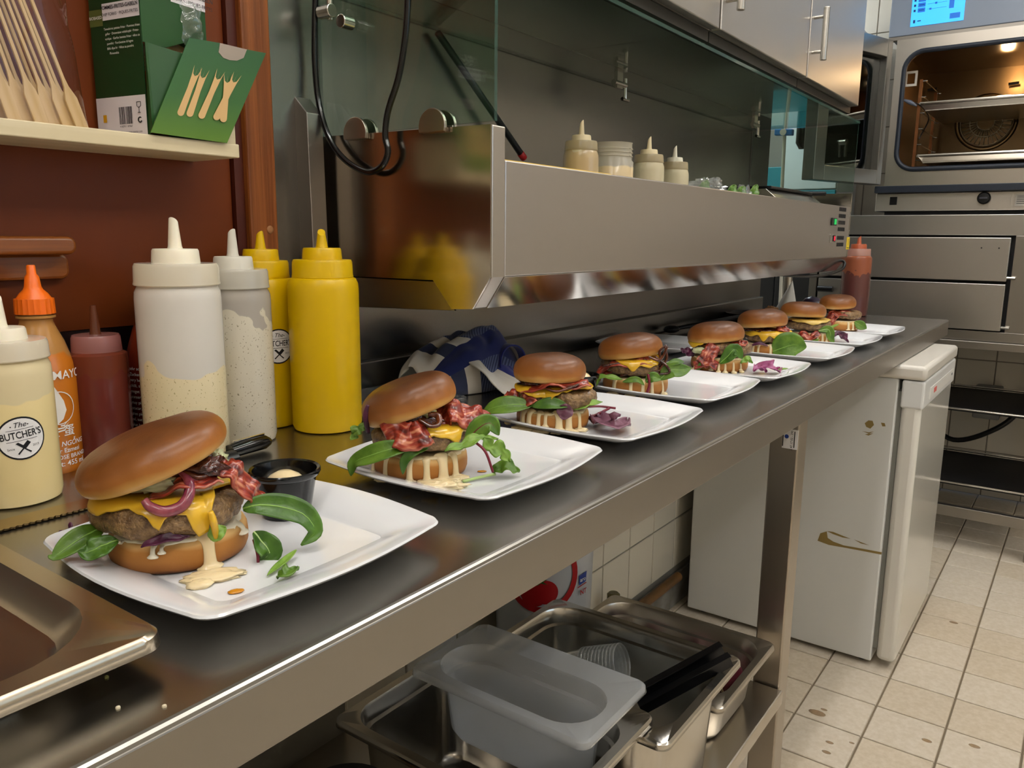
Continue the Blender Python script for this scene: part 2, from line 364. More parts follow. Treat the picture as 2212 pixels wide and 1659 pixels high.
# ---------------------------------------------------------------- wooden hatch
hp = thing('serving_hatch', 'closed reddish brown wooden hatch panel with oak handle above the bottles', 'hatch', (XW, .2, 1.0))
MB().box(XW-.004, XW+.004, -.5, .645, 1.0, 1.75).build('panel', M['wood_panel'], hp, world=True)
# handle: rounded bar with finger recess
def hy(px_, py_): return onx(px_, py_, XW+.02)
a = hy(150, 530); zt, zb = hy(100, 510).z, hy(100, 604).z; ye = a.y
prof = []
hb = MB()
def rr(y0_, y1_, z0_, z1_, r, x, n=5):
    P = []
    for cy_, cz_, a0 in ((y1_-r, z1_-r, 0), (y0_+r, z1_-r, 90), (y0_+r, z0_+r, 180), (y1_-r, z0_+r, 270)):
        for k in range(n+1):
            an = math.radians(a0+90*k/n); P.append(Vector((x, cy_+r*math.cos(an), cz_+r*math.sin(an))))
    return P
zm = zt-(zt-zb)*.42
hb.prism(rr(-.05, ye, zm, zt, .0085, XW+.004), (.034, 0, 0)); hb.build('handle', M['wood_handle'], hp, world=True, bevel=.004, seg=3, smooth='auto')
hb = MB(); hb.prism(rr(-.05, ye, zb, zm, .0085, XW+.004), (.012, 0, 0)); hb.build('finger_plate', M['wood_handle'], hp, world=True, bevel=.003)
pt = setp(MB().box(XW-.004, XW+.022, .66, .704, .995, 1.75).build('post', M['wood_post'], None, bevel=.003), None, None, None, 'structure'); pt.name = 'trim_1'; pt['label'] = 'orange brown oak post of the hatch frame'
q = onx(566, 496, XW+.022); MB().lathe([(.0055, 0), (.005, .0015), (.003, .0022), (0, .0024)], 16).build('screw_cap', mat('tan screw cap', '#9a6a42', .4), None)
sc_ = bpy.data.objects['screw_cap']; sc_.parent = pt; sc_.rotation_euler = (0, PI/2, 0); sc_.location = (Vector((XW+.0215, .69, 1.115)) - TM.get('post', Matrix.Identity(4)).translation)
setp(MB().box(XW-.004, XW+.012, .646, .66, .995, 1.75).build('trim_2', mat('dark red gap shade', '#4a1a0a', .4), None), 'narrow dark strip for the shaded gap between hatch and oak post', None, None, 'structure')  # dark strip painted as the shade in the gap beside the post
struct('trim_3', MB().box(XW-.004, XW+.003, -.5, .7, .9, .999), mat('dark reflection steel', '#5c6066', .28, 1), 'steel strip below the wooden hatch, coloured dark for its reflection')  # dark base colour stands for the dark surroundings mirrored in this steel
# shelf
sh = thing('wooden_shelf', 'pale pine shelf board fixed to the wooden hatch wall', 'shelf', (-.88, .1, 1.197))
MB().box(XW+.004, -.832, -.5, .594, 1.197, 1.2125).build('board', M['wood_light'], sh, world=True, bevel=.0012)
MB().box(XW+.004, -.838, .578, .594, 1.2125, 1.262).build('end_board', M['wood_light'], sh, world=True, bevel=.001)
# ---------------------------------------------------------------- worktable
wt = thing('steel_worktable', 'long stainless steel worktable carrying the row of plated burgers', 'table', (-.64, 1.0, 0))
YE = 2.866; YS = -.45
MB().box(XW+.003, XE, YS, YE, ZC-.035, ZC).build('worktop', M['steel_top'], wt, world=True, bevel=.004, seg=3)
MB().box(XE-.003, XE+.001, YS, YE, ZC-.049, ZC-.004).build('apron', M['steel_side'], wt, world=True, bevel=.0012)
MB().box(XE-.35, XE-.004, YE-.003, YE, ZC-.049, ZC-.036).build('end_apron', M['steel_side'], wt, world=True)
struct('trim_5', MB().box(XW+.002, XW+.014, .705, 2.73, ZC, .912), M['steel_wall'], 'steel upstand along the back of the worktop', bevel=.003)
struct('trim_6', MB().box(XW+.004, XW+.014, YS, .705, ZC, .905), M['steel_wall'], 'steel upstand below the wooden hatch', bevel=.003)
for (lx, ly) in ((-.405, 1.39), (-.90, 1.39), (-.405, -.3), (-.90, -.3)):
    MB().box(lx-.025, lx+.025, ly-.025, ly+.025, 0, ZC-.035).build('leg', steel('leg steel %d' % int(ly*100+lx*10), '#b0a89d', .3, 'z'), wt, world=True, bevel=.003)
MB().box(XW+.01, -.372, YS, 1.362, .272, .30).build('undershelf', steel('shelf steel', '#c0b9ae', .22, 'y', wear=.1), wt, world=True, bevel=.003)
# sticker on the leg
stk = MB(); A = ony(1692, 925, 1.3645); B_ = ony(1722, 972, 1.3645)
stk.box(A.x, B_.x, 1.3635, 1.3648, B_.z, A.z); so = stk.build('sticker', M['label'], wt, world=True); so['label'] = 'small white printed sticker on the leg'
lettering('sticker_print', '2 47 17 02 - 290', .0052, lambda u, v: Vector(((A.x+B_.x)/2+.003-v, 1.3634, (A.z+B_.z)/2-.002+u)), M['ink'], so, world=True, bold=.01)
for xx, w_ in ((-.012, .4), (.0075, .42)): MB().box((A.x+B_.x)/2+xx-.0008, (A.x+B_.x)/2+xx+.0008, 1.3632, 1.3634, (A.z+B_.z)/2-(A.z-B_.z)*w_, (A.z+B_.z)/2+(A.z-B_.z)*w_).build('print_line', M['ink'], so, world=True)
b = MB(); b.tube([Vector(((A.x+B_.x)/2-.006, 1.3632, (A.z+B_.z)/2+.004)), Vector(((A.x+B_.x)/2-.006, 1.3636, (A.z+B_.z)/2+.004))], .0036, 14); b.build('blue_mark', M['blueink'], so, world=True)
# ---------------------------------------------------------------- refrigerated topping unit
XF = -.614; YA = .796; YB = 2.566
un = thing('topping_rail', 'long stainless steel refrigerated topping rail hung above the worktable', 'cooler', (-.77, 1.6, 1.014))
endp = [(XW+.003, 1.05), (-.71, 1.051), (-.678, 1.0145), (-.643, 1.0165), (XF, 1.058), (XF, 1.243), (XW+.003, 1.247)]
MB().prism([(x, YA, z) for x, z in endp], (0, .003, 0)).build('end_panel', M['steel_end'], un, world=True)
b = MB(); pf = [(-.643, 1.0165), (XF, 1.058), (XF, 1.243), (XF-.02, 1.243), (XF-.02, 1.06), (-.66, 1.0165)]
b.prism([(x, YA+.003, z) for x, z in pf], (0, .027, 0)); b.build('end_cap', steel('end cap steel', '#cdc5bc', .3, 'z'), un, world=True, bevel=.0015)
b = MB(); b.prism([(x, YB-.012, z) for x, z in [(XW+.003, 1.02), (-.643, 1.0165), (XF, 1.058), (XF, 1.243), (XW+.003, 1.247)]], (0, .012, 0)); b.build('end_panel', M['steel_end'], un, world=True)
MB().box(XF-.012, XF, YA+.0305, YB-.012, 1.058, 1.203).build('front_panel', M['steel_panel'], un, world=True, bevel=.0015)
b = MB(); b.add([(XF, YA+.0305, 1.0575), (XF, YB-.012, 1.0575), (-.643, YB-.012, 1.0165), (-.643, YA+.0305, 1.0165)], [(0, 1, 2, 3)])
b.build('front_lip', M['steel_lip'], un, world=True, solid=.002)
MB().box(XW+.003, -.645, YA+.05, YB-.012, 1.017, 1.03).build('underside', M['steel_wall'], un, world=True)
br = [(XW+.003, 1.049), (-.712, 1.049), (-.682, 1.011), (XW+.003, 1.003)]
MB().prism([(x, YA+.012, z) for x, z in br], (0, .004, 0)).build('bracket', steel('bracket steel', '#b3aa9b', .3, 'x'), un, world=True, bevel=.001)
MB().box(XW+.003, XF-.013, YA+.004, YB-.013, 1.112, 1.125).build('well_floor', M['steel'], un, world=True)
MB().box(XW+.003, -.84, YA+.004, YB-.013, 1.19, 1.2).build('rear_ledge', M['steel'], un, world=True)
# raised far block behind the front panel with its black lid
fb = [onx(1645, 408, -.66), onx(1768, 402, -.66)]
MB().prism([(-.84, 2.02, 1.19), (-.64, 2.02, 1.19), (-.69, 2.02, 1.232), (-.84, 2.02, 1.232)], (0, .40, 0)).build('compressor_cover', M['steel'], un, world=True, bevel=.001)
# switches, vents, sticker
def fx(px_, py_): return onx(px_, py_, XF)
for nm, cx_, cy_, ww, hh, mm, lab in (('rocker_switch', 1800, 479, .05, .021, 'green', 'lit green rocker switch'), ('thermostat', 1797, 515, .055, .024, 'redd', 'small digital thermostat with red digits')):
    p = fx(cx_, cy_); b = MB().box(XF, XF+.004, p.y-ww/2, p.y+ww/2, p.z-hh/2, p.z+hh/2)
    o = b.build(nm, M['black'] if mm == 'green' else M['chrome'], un, world=True, bevel=.001); o['label'] = lab
    e = MB().box(XF+.0035, XF+.0055, p.y-.002, p.y+ww*.3, p.z-hh*.36, p.z+hh*.36)
    e.build('lens' if mm == 'green' else 'display', mat('green lamp', '#0f8a3c', .3, emit='#13b052', estr=.9) if mm == 'green' else mat('dark display', '#240608', .3), o, world=True)
    if mm == 'redd':
        for k in range(2): MB().box(XF+.0056, XF+.0058, p.y+.002+.007*k, p.y+.006+.007*k, p.z-.006, p.z+.006).build('digit', mat('red digit %d' % k, '#d21424', .4, emit='#e0203a', estr=1.5), o, world=True)
for r_ in range(6):
    a = fx(1825, 452+14.2*r_+(4 if r_ > 3 else 0))
    for k in range(14):
        MB().box(XF, XF+.0005, 2.43+.0065*k+.002*r_*0, 2.4335+.0065*k, a.z-.007, a.z+.004).build('vent_slot', M['blackmat'], un, world=True) if k < 12 else None
p = fx(1832, 524); o = MB().box(XF, XF+.0006, p.y-.018, p.y+.014, p.z-.02, p.z+.016).build('warning_sticker', mat('yellow sticker', '#e3c41c', .5), un, world=True)
MB().box(XF+.0005, XF+.0009, p.y-.014, p.y+.01, p.z-.0165, p.z-.0145).build('print_line', M['ink'], o, world=True); MB().box(XF+.0005, XF+.0009, p.y-.004, p.y+.002, p.z-.008, p.z+.011).build('warning_mark', mat('dark amber print', '#9a7a10', .5), o, world=True)
# support post under far end
b = MB(); b.tube([(-.83, 2.71, ZC), (-.83, 2.71, 1.015)], .014, 14); solo('steel_post', b, M['chrome'], 'upright steel tube post at the far end of the backsplash', 'post', smooth='auto')
# drooping cable under the far end of the unit
b = MB(); b.tube(bez([(-.66, 2.05, 1.02), (-.655, 2.25, 1.008), (-.64, 2.42, 1.006), (-.622, 2.53, 1.018), (-.618, 2.56, 1.035), (-.63, 2.565, 1.05)], 6), .0045, 8)
solo('power_cable', b, M['black'], 'black cable sagging under the far end of the topping rail', 'cable', smooth=True)
# ---------------------------------------------------------------- glass hood
gh = thing('glass_hood', 'greenish glass hood standing on the topping rail', 'glass guard', (-.77, 1.68, 1.245))
def pane(name, x0, x1, y0_, y1_, z0_, z1_, parent, axis):
    b = MB(); b.box(x0, x1, y0_, y1_, z0_, z1_)
    big = {'x': (3, 5), 'y': (2, 4), 'z': (0, 1)}[axis]
    b.mi = [0 if i in big else 1 for i in range(6)]
    return b.build(name, [M['glass'], M['glassedge']], parent, world=True)
pane('end_pane', XW+.004, XF+.002, YA+.004, YA+.01, 1.2475, 1.75, gh, 'y')
pane('end_pane', XW+.004, XF+.002, YB-.01, YB-.004, 1.2475, 1.44, gh, 'y')
pane('glass_shelf', XW+.004, XF+.004, YA+.02, YB, 1.443, 1.449, gh, 'z')
for cx_, cy_, r_ in ((770, 293, 26), (936, 277, 32)):
    p = ony(cx_, cy_, YA-.004); rad = .0225
    o = thing('tmp', '', '', p); 
    b = MB(); P = []
    for yy in (-.006, -.001):
        pass
    pts = [Vector((rad*math.cos(t_), 0, max(-.007, rad*math.sin(t_)))) for t_ in [math.radians(-18+ (216)*k/20) for k in range(21)]]
    bpy.data.objects.remove(o)
    b.prism([q+p+Vector((0, -.004, .002)) for q in pts], (0, .005, 0)); b.prism([q+p+Vector((.0, .016, .002)) for q in pts], (0, .005, 0))
    b.box(p.x-.02, p.x+.02, p.y, p.y+.004, p.z-.005, p.z+.004); b.box(p.x-.02, p.x+.02, p.y+.014, p.y+.018, p.z-.005, p.z+.004)
    b.build('glass_clamp', mat('satin nickel clamp', '#bab1a4', .3, 1), gh, world=True, bevel=.001)
# glass connectors hanging from the shelf
def connector(p):
    b = MB(); b.box(p.x-.004, p.x+.004, p.y-.012, p.y+.012, p.z-.012, p.z+.02); b.tube([p+Vector((0, -.02, -.002)), p+Vector((0, .03, -.002))], .006, 10)
    b.tube([p+Vector((0, .03, .012)), p+Vector((0, .03, -.03)), p+Vector((0, .018, -.03)), p+Vector((0, .045, -.03))], .004, 8)
    b.build('glass_connector', M['chrome'], gh, world=True, smooth='auto')
for px_, py_ in ((1336, 178), (1630, 268)): connector(onz(px_, py_, 1.425))
for k, (px_, py_) in enumerate(((705, 25), (742, 47))):
    p = ony(px_, py_, YA-.012); b = MB(); b.tube([p+Vector((-.012, 0, 0)), p+Vector((.012, 0, 0))] if k == 0 else [p+Vector((0, -.006, 0)), p+Vector((0, .014, 0))], .009, 14)
    b.build('glass_bolt', M['chrome'], gh, world=True, smooth='auto', bevel=.001)
p = ony(712, 10, YA-.006); MB().tube([p+Vector((0, 0, -.02)), p+Vector((0, 0, .08))], .005, 10).build('hanger_rod', M['chrome'], gh, world=True, smooth='auto')
# steel wall stile left of the unit
b = MB(); P4 = [ony(630, 200, .757), ony(662, 243, .757), ony(683, 668, .757), ony(650, 690, .757)]
b.prism(P4, (0, .028, 0)); struct('trim_4', b, steel('stile steel', '#a29c97', .34, 'z'), 'folded steel stile beside the topping rail', bevel=.001)
# black looped cable
cp = [(684, -60), (680, 40), (680, 140), (690, 230), (712, 300), (745, 345), (790, 371), (822, 362), (838, 330), (832, 292), (838, 240), (860, 170), (874, 90), (880, 20), (882, -60)]
b = MB(); b.tube(bez([ony(x, y, YA-.014) for x, y in cp], 6), .0043, 10); solo('hanging_cable', b, M['blackgloss'], 'thick black cable hanging in a loop before the glass end pane', 'cable', smooth=True)
# leaning dark rod behind the glass
b = MB(); b.tube([onx(1132, 342, -.90), onx(945, 70, -.915)], .006, 8); b.tube([onx(1132, 342, -.90), onx(1124, 331, -.9005)], .0068, 8, mi=1)
solo('leaning_rod', b, [mat('dark rod', '#26282a', .4), M['red']], 'thin dark rod leaning against the steel wall behind the glass', 'rod', smooth=True)
# ---------------------------------------------------------------- wall cabinets
CZ = 1.487; CX = -.61
names = ['stainless wall cabinet above the near part of the glass hood', 'stainless wall cabinet in the middle with handle cut by the frame', 'stainless wall cabinet at the far end with long bar handle']
for k, (ya, yb) in enumerate(((.95, 1.478), (1.482, 2.018), (2.022, 2.53))):
    t = thing('wall_cabinet', names[k], 'cabinet', (-.77, (ya+yb)/2, CZ), 0, 'wall cabinets above the topping rail')
    MB().box(XW+.003, CX-.02, ya, yb, CZ, 2.15).build('body', M['steel_cab'], t, world=True)
    d = MB().box(CX-.0195, CX, ya+.003, yb-.003, CZ, 2.15).build('door', M['steel_cab'], t, world=True, bevel=.002)
    hh = (CX+.028, ya+.06 if k == 2 else ya+.075)
    z0_, z1_ = (1.6, 1.7)
    if k == 0: hh = (hh[0], ya+.08)
    else:
        q0 = onx(1778, 130, hh[0]) if k == 2 else onx(1600, 22, hh[0]); z0_ = q0.z; z1_ = z0_+.118; hh = (hh[0], q0.y)
    b = MB(); b.tube([(hh[0], hh[1], z0_), (hh[0], hh[1], z1_)], .0075, 14)
    for zz in (z0_+.02, z1_-.02): b.tube([(CX, hh[1], zz), (hh[0], hh[1], zz)], .004, 8)
    b.build('handle', mat('brushed bar handle', '#b9b5ae', .25, 1), d, world=True, smooth='auto', bevel=.001)
    MB().box(CX-.05, CX-.022, ya, yb, CZ-.02, CZ-.001).build('light_rail', mat('dark underside profile', '#3a3833', .4, .6), t, world=True)
# ================================================================ FRIDGE
fr = thing('undercounter_fridge', 'white undercounter fridge with scuffed side standing below the worktable end', 'fridge', (-.6, 2.37, 0))
FY0, FY1 = 2.12, 2.63
MB().box(-.88, -.362, FY0, FY1, .014, .772).build('body', M['whiteside'], fr, world=True, bevel=.004)
d = MB().box(-.352, -.306, FY0+.002, FY1-.002, .022, .745).build('door', M['whitedoor'], fr, world=True, bevel=.014, seg=4, smooth='auto')
MB().box(-.362, -.352, FY0+.012, FY1-.012, .05, .74).build('door_gasket', mat('grey gasket', '#77766f', .6), fr, world=True)
MB().box(-.88, -.30, FY0-.006, FY1+.004, .772, .808).build('top_board', mat('fridge top', '#cfcac0', .35), fr, world=True, bevel=.01, seg=3, smooth='auto')
MB().box(-.354, -.302, FY0, FY1, .7, .7705).build('handle_strip', M['white'], fr, world=True, bevel=.006, seg=3)
MB().box(-.3025, -.3005, FY0+.08, FY1-.04, .715, .745).build('badge_strip', mat('pale strip', '#e4e2dc', .3), fr, world=True, bevel=.001)
MB().box(-.3007, -.2999, FY0+.135, FY0+.175, .724, .737).build('red_mark', mat('faded red print', '#d0605c', .5), fr, world=True); MB().box(-.3007, -.2999, FY1-.075, FY1-.06, .729, .735).build('grey_mark', mat('grey print', '#6c7077', .5), fr, world=True)
for (fx_, fy_) in ((-.84, FY0+.04), (-.39, FY0+.04), (-.84, FY1-.04), (-.39, FY1-.04)): MB().lathe([(.015, 0), (.015, .0138)], 10, (fx_, fy_, 0)).build('foot', M['black'], fr, world=True)
def scuff(pts):
    b = MB(); P = [ony(x, y, FY0-.0006) for x, y in pts]; b.add(P, [tuple(range(len(P)))]); o = b.build('paint_scuff', M['scuff'], fr, world=True)
scuff([(1766, 1168), (1772, 1152), (1786, 1148), (1788, 1162), (1800, 1170), (1822, 1178), (1905, 1193), (1904, 1198), (1830, 1184), (1790, 1177)])
scuff([(1786, 1147), (1800, 1149), (1822, 1158), (1838, 1164), (1820, 1161), (1800, 1154)])
scuff([(1844, 1165), (1878, 1178), (1860, 1174)])
scuff([(1868, 914), (1876, 908), (1885, 909), (1888, 918), (1880, 926), (1871, 922)])
scuff([(1862, 931), (1876, 934), (1888, 932), (1877, 937)]); scuff([(1868, 938), (1887, 936), (1876, 941)]); scuff([(1903, 913), (1911, 914), (1913, 921), (1906, 921)])
# ================================================================ FAR STATION
YF = 3.2
rk = thing('oven_stand', 'low steel stand with tray slides carrying the warming drawers', 'stand', (-.45, 3.5, 0))
RX0, RX1, RY1 = -.92, -.07, 3.85
MB().box(RX0, RX1+.4, YF-.02, RY1, .735, .762).build('stand_top', M['steel_side'], rk, world=True, bevel=.002)
for lx in (RX0+.02, RX1):
    for ly in (YF, RY1-.02): MB().box(lx-.02, lx+.02, ly-.02, ly+.02, 0, .735).build('leg', M['steel_side'], rk, world=True, bevel=.002)
MB().box(RX0+.04, RX1-.02, YF-.012, YF+.012, .115, .155).build('front_rail', M['steel_side'], rk, world=True, bevel=.002)
MB().box(RX0+.04, RX1-.02, RY1-.03, RY1-.01, .115, .155).build('rear_rail', M['steel_side'], rk, world=True, bevel=.002)
for k in range(7):
    z = .2+.075*k
    MB().box(-.60, -.575, YF+.01, RY1-.05, z, z+.004).build('tray_slide', M['steel_far'], rk, world=True); MB().box(-.11, -.09, YF+.01, RY1-.05, z, z+.004).build('tray_slide', M['steel_far'], rk, world=True)
for k, (z, lab) in enumerate(((.5, 'black baking tray on the upper slides of the oven stand'), (.225, 'black baking tray on the lower slides of the oven stand'))):
    t = thing('baking_tray', lab, 'tray', (-.34, YF+.25, z), 0, 'trays in the oven stand')
    b = MB(); b.box(-.23, .23, -.24, .28, .004, .007); b.build('base', M['blackmat'], t)
    b = MB(); b.tube([(-.235, -.245, .014), (.235, -.245, .014), (.235, .285, .014), (-.235, .285, .014), (-.235, -.245, .014)], .0045, 8); b.build('rim', M['chrome'], t)
b = MB(); b.box(-.36, -.26, 3.86, 3.93, .36, .5); solo('electric_box', b, mat('dim grey box', '#8b8a86', .5), 'grey electrical box on the wall behind the oven stand', 'switch box', bevel=.006)
b = MB(); b.tube(bez([(-.15, 3.9, .6), (-.2, 3.88, .4), (-.3, 3.86, .3), (-.42, 3.87, .25), (-.52, 3.9, .3)], 6), .011, 8); solo('black_hose', b, M['black'], 'black hose curving behind the trays of the oven stand', 'hose', smooth=True)
# warming drawers
wd = thing('warming_drawers', 'steel warming drawer unit with two brushed fronts under the oven', 'drawer unit', (-.45, 3.5, .762))
MB().box(-.90, .35, YF+.03, 3.85, .763, 1.196).build('body', M['blackmat'], wd, world=True)
MB().box(-.90, .35, YF+.004, YF+.028, 1.127, 1.197).build('top_band', M['steel_far'], wd, world=True, bevel=.0015)
MB().box(-.90, .35, YF+.004, YF+.028, .763, .797).build('bottom_band', M['steel_side'], wd, world=True, bevel=.0015)
MB().box(-.232, .35, YF+.004, YF+.029, .7975, 1.1265).build('side_column', M['steel_side'], wd, world=True, bevel=.0015)
MB().box(-.90, -.872, YF+.004, YF+.029, .7975, 1.1265).build('side_column', M['steel_side'], wd, world=True, bevel=.0015)
for k, (za, zb_) in enumerate(((.972, 1.119), (.802, .962))):
    d = MB().box(-.862, -.244, YF-.008, YF+.027, za, zb_).build('drawer_front', M['steel_far'], wd, world=True, bevel=.002)
    b = MB(); b.tube([(-.855, YF-.035, zb_-.04), (-.80, YF-.035, zb_-.04)], .011, 12); b.tube([(-.83, YF-.035, zb_-.04), (-.83, YF-.008, zb_-.04)], .006, 8); b.build('handle', M['black'], d, world=True, smooth='auto')
    b = MB(); b.tube([(-.243, YF+.0, za+.012), (-.218, YF-.004, za+.012)], .006, 8); b.build('hinge_pin', M['chrome'], d, world=True, smooth='auto')
    if k == 0:
        for xx in (-.328, -.276): MB().tube([(xx, YF-.0085, 1.084), (xx, YF-.006, 1.084)], .0025, 8).build('screw_hole', M['black'], d, world=True)
# combi oven
ov = thing('combi_oven', 'steel combi oven with open door, lit cavity and blue touch screen', 'oven', (-.3, 3.5, 1.2))
OX0, OX1 = -.69, .12
MB().box(OX0, OX1, YF+.03, 3.8, 1.212, 1.275).build('base_plate', M['steel_cab'], ov, world=True, bevel=.002)
MB().box(OX0+.03, OX1, YF+.05, 3.8, 1.198, 1.2115).build('foot_shadow_gap', M['blackmat'], ov, world=True)
MB().box(OX0, OX1, YF-.006, 3.8, 1.276, 1.3).build('drip_bar', mat('blue black bar', '#1e2530', .4), ov, world=True, bevel=.002)
p = ony(2126, 428, YF+.026); b = MB(); b.lathe([(.021, 0), (.0205, .012), (.017, .016), (0, .017)], 24); o = b.build('knob', M['black'], ov, smooth='auto'); o.rotation_euler = (PI/2, 0, 0); o.location = rootm(ov).inverted() @ p
MB().box(p.x-.012, p.x+.012, p.y-.022, p.y-.016, p.z-.003, p.z+.003).build('knob_grip', mat('dark grey grip', '#3a3a40', .4), ov, world=True)
p = ony(1930, 434, YF+.026); MB().box(p.x-.012, p.x+.012, p.y-.003, p.y+.004, p.z-.014, p.z+.014).build('socket_cover', M['black'], ov, world=True)
p = ony(2204, 432, YF+.028); o = MB().box(p.x-.014, p.x+.06, p.y-.001, p.y+.002, p.z-.02, p.z+.02).build('rating_plate', mat('silver plate', '#b5b2ab', .4, .6), ov, world=True)
for k in range(5): MB().box(p.x-.01, p.x+.05-.008*(k % 3), p.y-.0018, p.y-.001, p.z+.012-.006*k, p.z+.0135-.006*k).build('plate_print', M['ink'], ov, world=True)
# front frame with rounded opening
gx0 = ony(1943, 225, YF).x; gz0 = ony(2010, 368, YF).z; gz1 = ony(2080, 96, YF).z; gx1 = gx0+.60
def rrect(x0, x1, z0_, z1_, r, n=8):
    P = []
    for cx_, cz_, a0 in ((x1-r, z1_-r, 0), (x0+r, z1_-r, 90), (x0+r, z0_+r, 180), (x1-r, z0_+r, 270)):
        for k in range(n+1):
            an = math.radians(a0+90*k/n); P.append((cx_+r*math.cos(an), cz_+r*math.sin(an)))
    return P
inn = rrect(gx0, gx1, gz0, gz1, .065); FX0, FX1, FZ0, FZ1 = OX0+.03, OX1, 1.3005, 1.80
outp = []
cx_, cz_ = (gx0+gx1)/2, (gz0+gz1)/2
for x, z in inn:
    dx, dz = x-cx_, z-cz_; t = min(((FX1-cx_)/dx if dx > 0 else (FX0-cx_)/dx) if abs(dx) > 1e-6 else 9, ((FZ1-cz_)/dz if dz > 0 else (FZ0-cz_)/dz) if abs(dz) > 1e-6 else 9)
    outp.append((cx_+dx*t, cz_+dz*t))
# corners of the outer rectangle
n = len(inn); b = MB()
for c in ((FX1, FZ1), (FX0, FZ1), (FX0, FZ0), (FX1, FZ0)):
    i = min(range(n), key=lambda k: (outp[k][0]-c[0])**2+(outp[k][1]-c[1])**2); outp[i] = c
V = [(x, YF, z) for x, z in inn]+[(x, YF, z) for x, z in outp]+[(x, YF+.06, z) for x, z in inn]+[(x, YF+.06, z) for x, z in outp]; F = []
for i in range(n):
    j = (i+1) % n; F += [(i, j, n+j, n+i), (2*n+i, 3*n+i, 3*n+j, 2*n+j), (i, 2*n+i, 2*n+j, j), (n+i, n+j, 3*n+j, 3*n+i)]
b.add(V, F); b.build('front_frame', steel('oven frame steel', '#c6c0b7', .28, 'x', wear=.05), ov, world=True)
b = MB(); P = [Vector((x, YF-.004, z)) for x, z in rrect(gx0+.006, gx1-.006, gz0+.006, gz1-.006, .06)]; b.tube(P+[P[0], P[1]], .0085, 10); b.build('door_gasket', M['blackrub'], ov, world=True, smooth=True)
MB().box(OX0, OX1, YF-.002, 3.8, 1.812, 2.15).build('control_panel', mat('blue grey glass panel', '#7f8a9b', .25, spec=.6), ov, world=True, bevel=.003)
MB().box(OX0, OX1, YF+.002, YF+.03, 1.8005, 1.8115).build('panel_trim', M['steel_side'], ov, world=True)
# touch screen
s0, s1 = ony(1966, 58, YF-.003), ony(2081, 44, YF-.003)
sw = s1.x-s0.x; zlow = (s0.z+s1.z)/2+.0; zhi = zlow+.105
o = MB().box(s0.x, s1.x, YF-.004, YF-.0022, zlow, zhi).build('touch_screen', mat('lit blue screen', '#3aa0e8', .3, emit='#3fb2ff', estr=.95), ov, world=True)
dk = mat('screen dark blue', '#1c5fb8', .4, emit='#1f6fd0', estr=.55); ic = mat('screen icon', '#0e3a80', .4)
def sr(u0, u1, v0, v1, mm, nm='screen_button'): MB().box(s0.x+sw*u0, s0.x+sw*u1, YF-.0046, YF-.0041, zlow+.105*v0, zlow+.105*v1).build(nm, mm, o, world=True)
for k in range(3):
    sr(.12, .26, .42+.16*k, .55+.16*k, dk); sr(.04, .08, .45+.16*k, .52+.16*k, ic, 'screen_icon'); sr(.30, .66, .482+.16*k, .488+.16*k, ic, 'slider_line'); sr(.34+.1*k, .38+.1*k, .455+.16*k, .515+.16*k, dk, 'slider_knob')
    sr(.14, .24, .475+.16*k, .495+.16*k, M['red'] if k == 2 else ic, 'screen_digits')
sr(.71, .80, .42, .9, dk); sr(.74, .93, .1, .26, dk); sr(.05, .09, .1, .2, ic, 'screen_icon'); sr(.13, .2, .14, .17, ic, 'screen_icon')
# cavity
iv = MB(); cx0, cx1, cy1, cz0, cz1 = gx0-.01, gx1, 3.72, gz0-.005, gz1+.005
iv.add([(cx0, YF+.061, cz0), (cx1, YF+.061, cz0), (cx1, cy1, cz0), (cx0, cy1, cz0), (cx0, YF+.061, cz1), (cx1, YF+.061, cz1), (cx1, cy1, cz1), (cx0, cy1, cz1)], [(0, 1, 2, 3), (4, 7, 6, 5), (1, 5, 6, 2), (2, 6, 7, 3), (3, 7, 4, 0)])
iv.build('cavity', M['steel_dark'], ov, world=True)
MB().box(cx0, cx1, cy1-.03, cy1-.025, cz0+.03, cz1-.13).build('fan_panel', mat('brown tinted steel', '#6e5a40', .22, 1), ov, world=True)
fc = ony(2130, 264, cy1-.034)
b = MB()
for k in range(32):
    a = 2*PI*k/32; b.tube([fc+Vector((.03*math.cos(a), -.004, .03*math.sin(a))), fc+Vector((.088*math.cos(a), 0, .088*math.sin(a)))], .0016, 5)
for r_ in (.03, .055, .088): b.tube([fc+Vector((r_*math.cos(2*PI*k/32), -.003, r_*math.sin(2*PI*k/32))) for k in range(33)], .0018, 5)
b.build('fan_guard', mat('bright wire', '#a69b86', .3, .8), ov, world=True, smooth=True)
b = MB(); P = [fc+Vector((.1*math.cos(2*PI*k/40), .003, .1*math.sin(2*PI*k/40))) for k in range(41)]; b.tube(P, .008, 6); b.build('fan_ring', M['steel_dark'], ov, world=True, smooth=True)
for q in ((2014, 193), (2190, 180)):
    p = ony(*q, cy1-.031); b = MB(); b.tube([p+Vector((-.017, 0, -.001)), p+Vector((.017, 0, .001))], .005, 8); b.build('panel_slot', M['black'], ov, world=True)
rx = ony(1985, 240, YF+.1)
MB().box(rx.x-.005, rx.x+.005, YF+.09, YF+.1, cz0+.01, cz1-.09).build('rack_post', mat('coppery post', '#8a5a38', .3, .9), ov, world=True)
MB().box(rx.x-.005, rx.x+.005, YF+.4, YF+.41, cz0+.01, cz1-.09).build('rack_post', mat('coppery post b', '#8a5a38', .3, .9), ov, world=True)
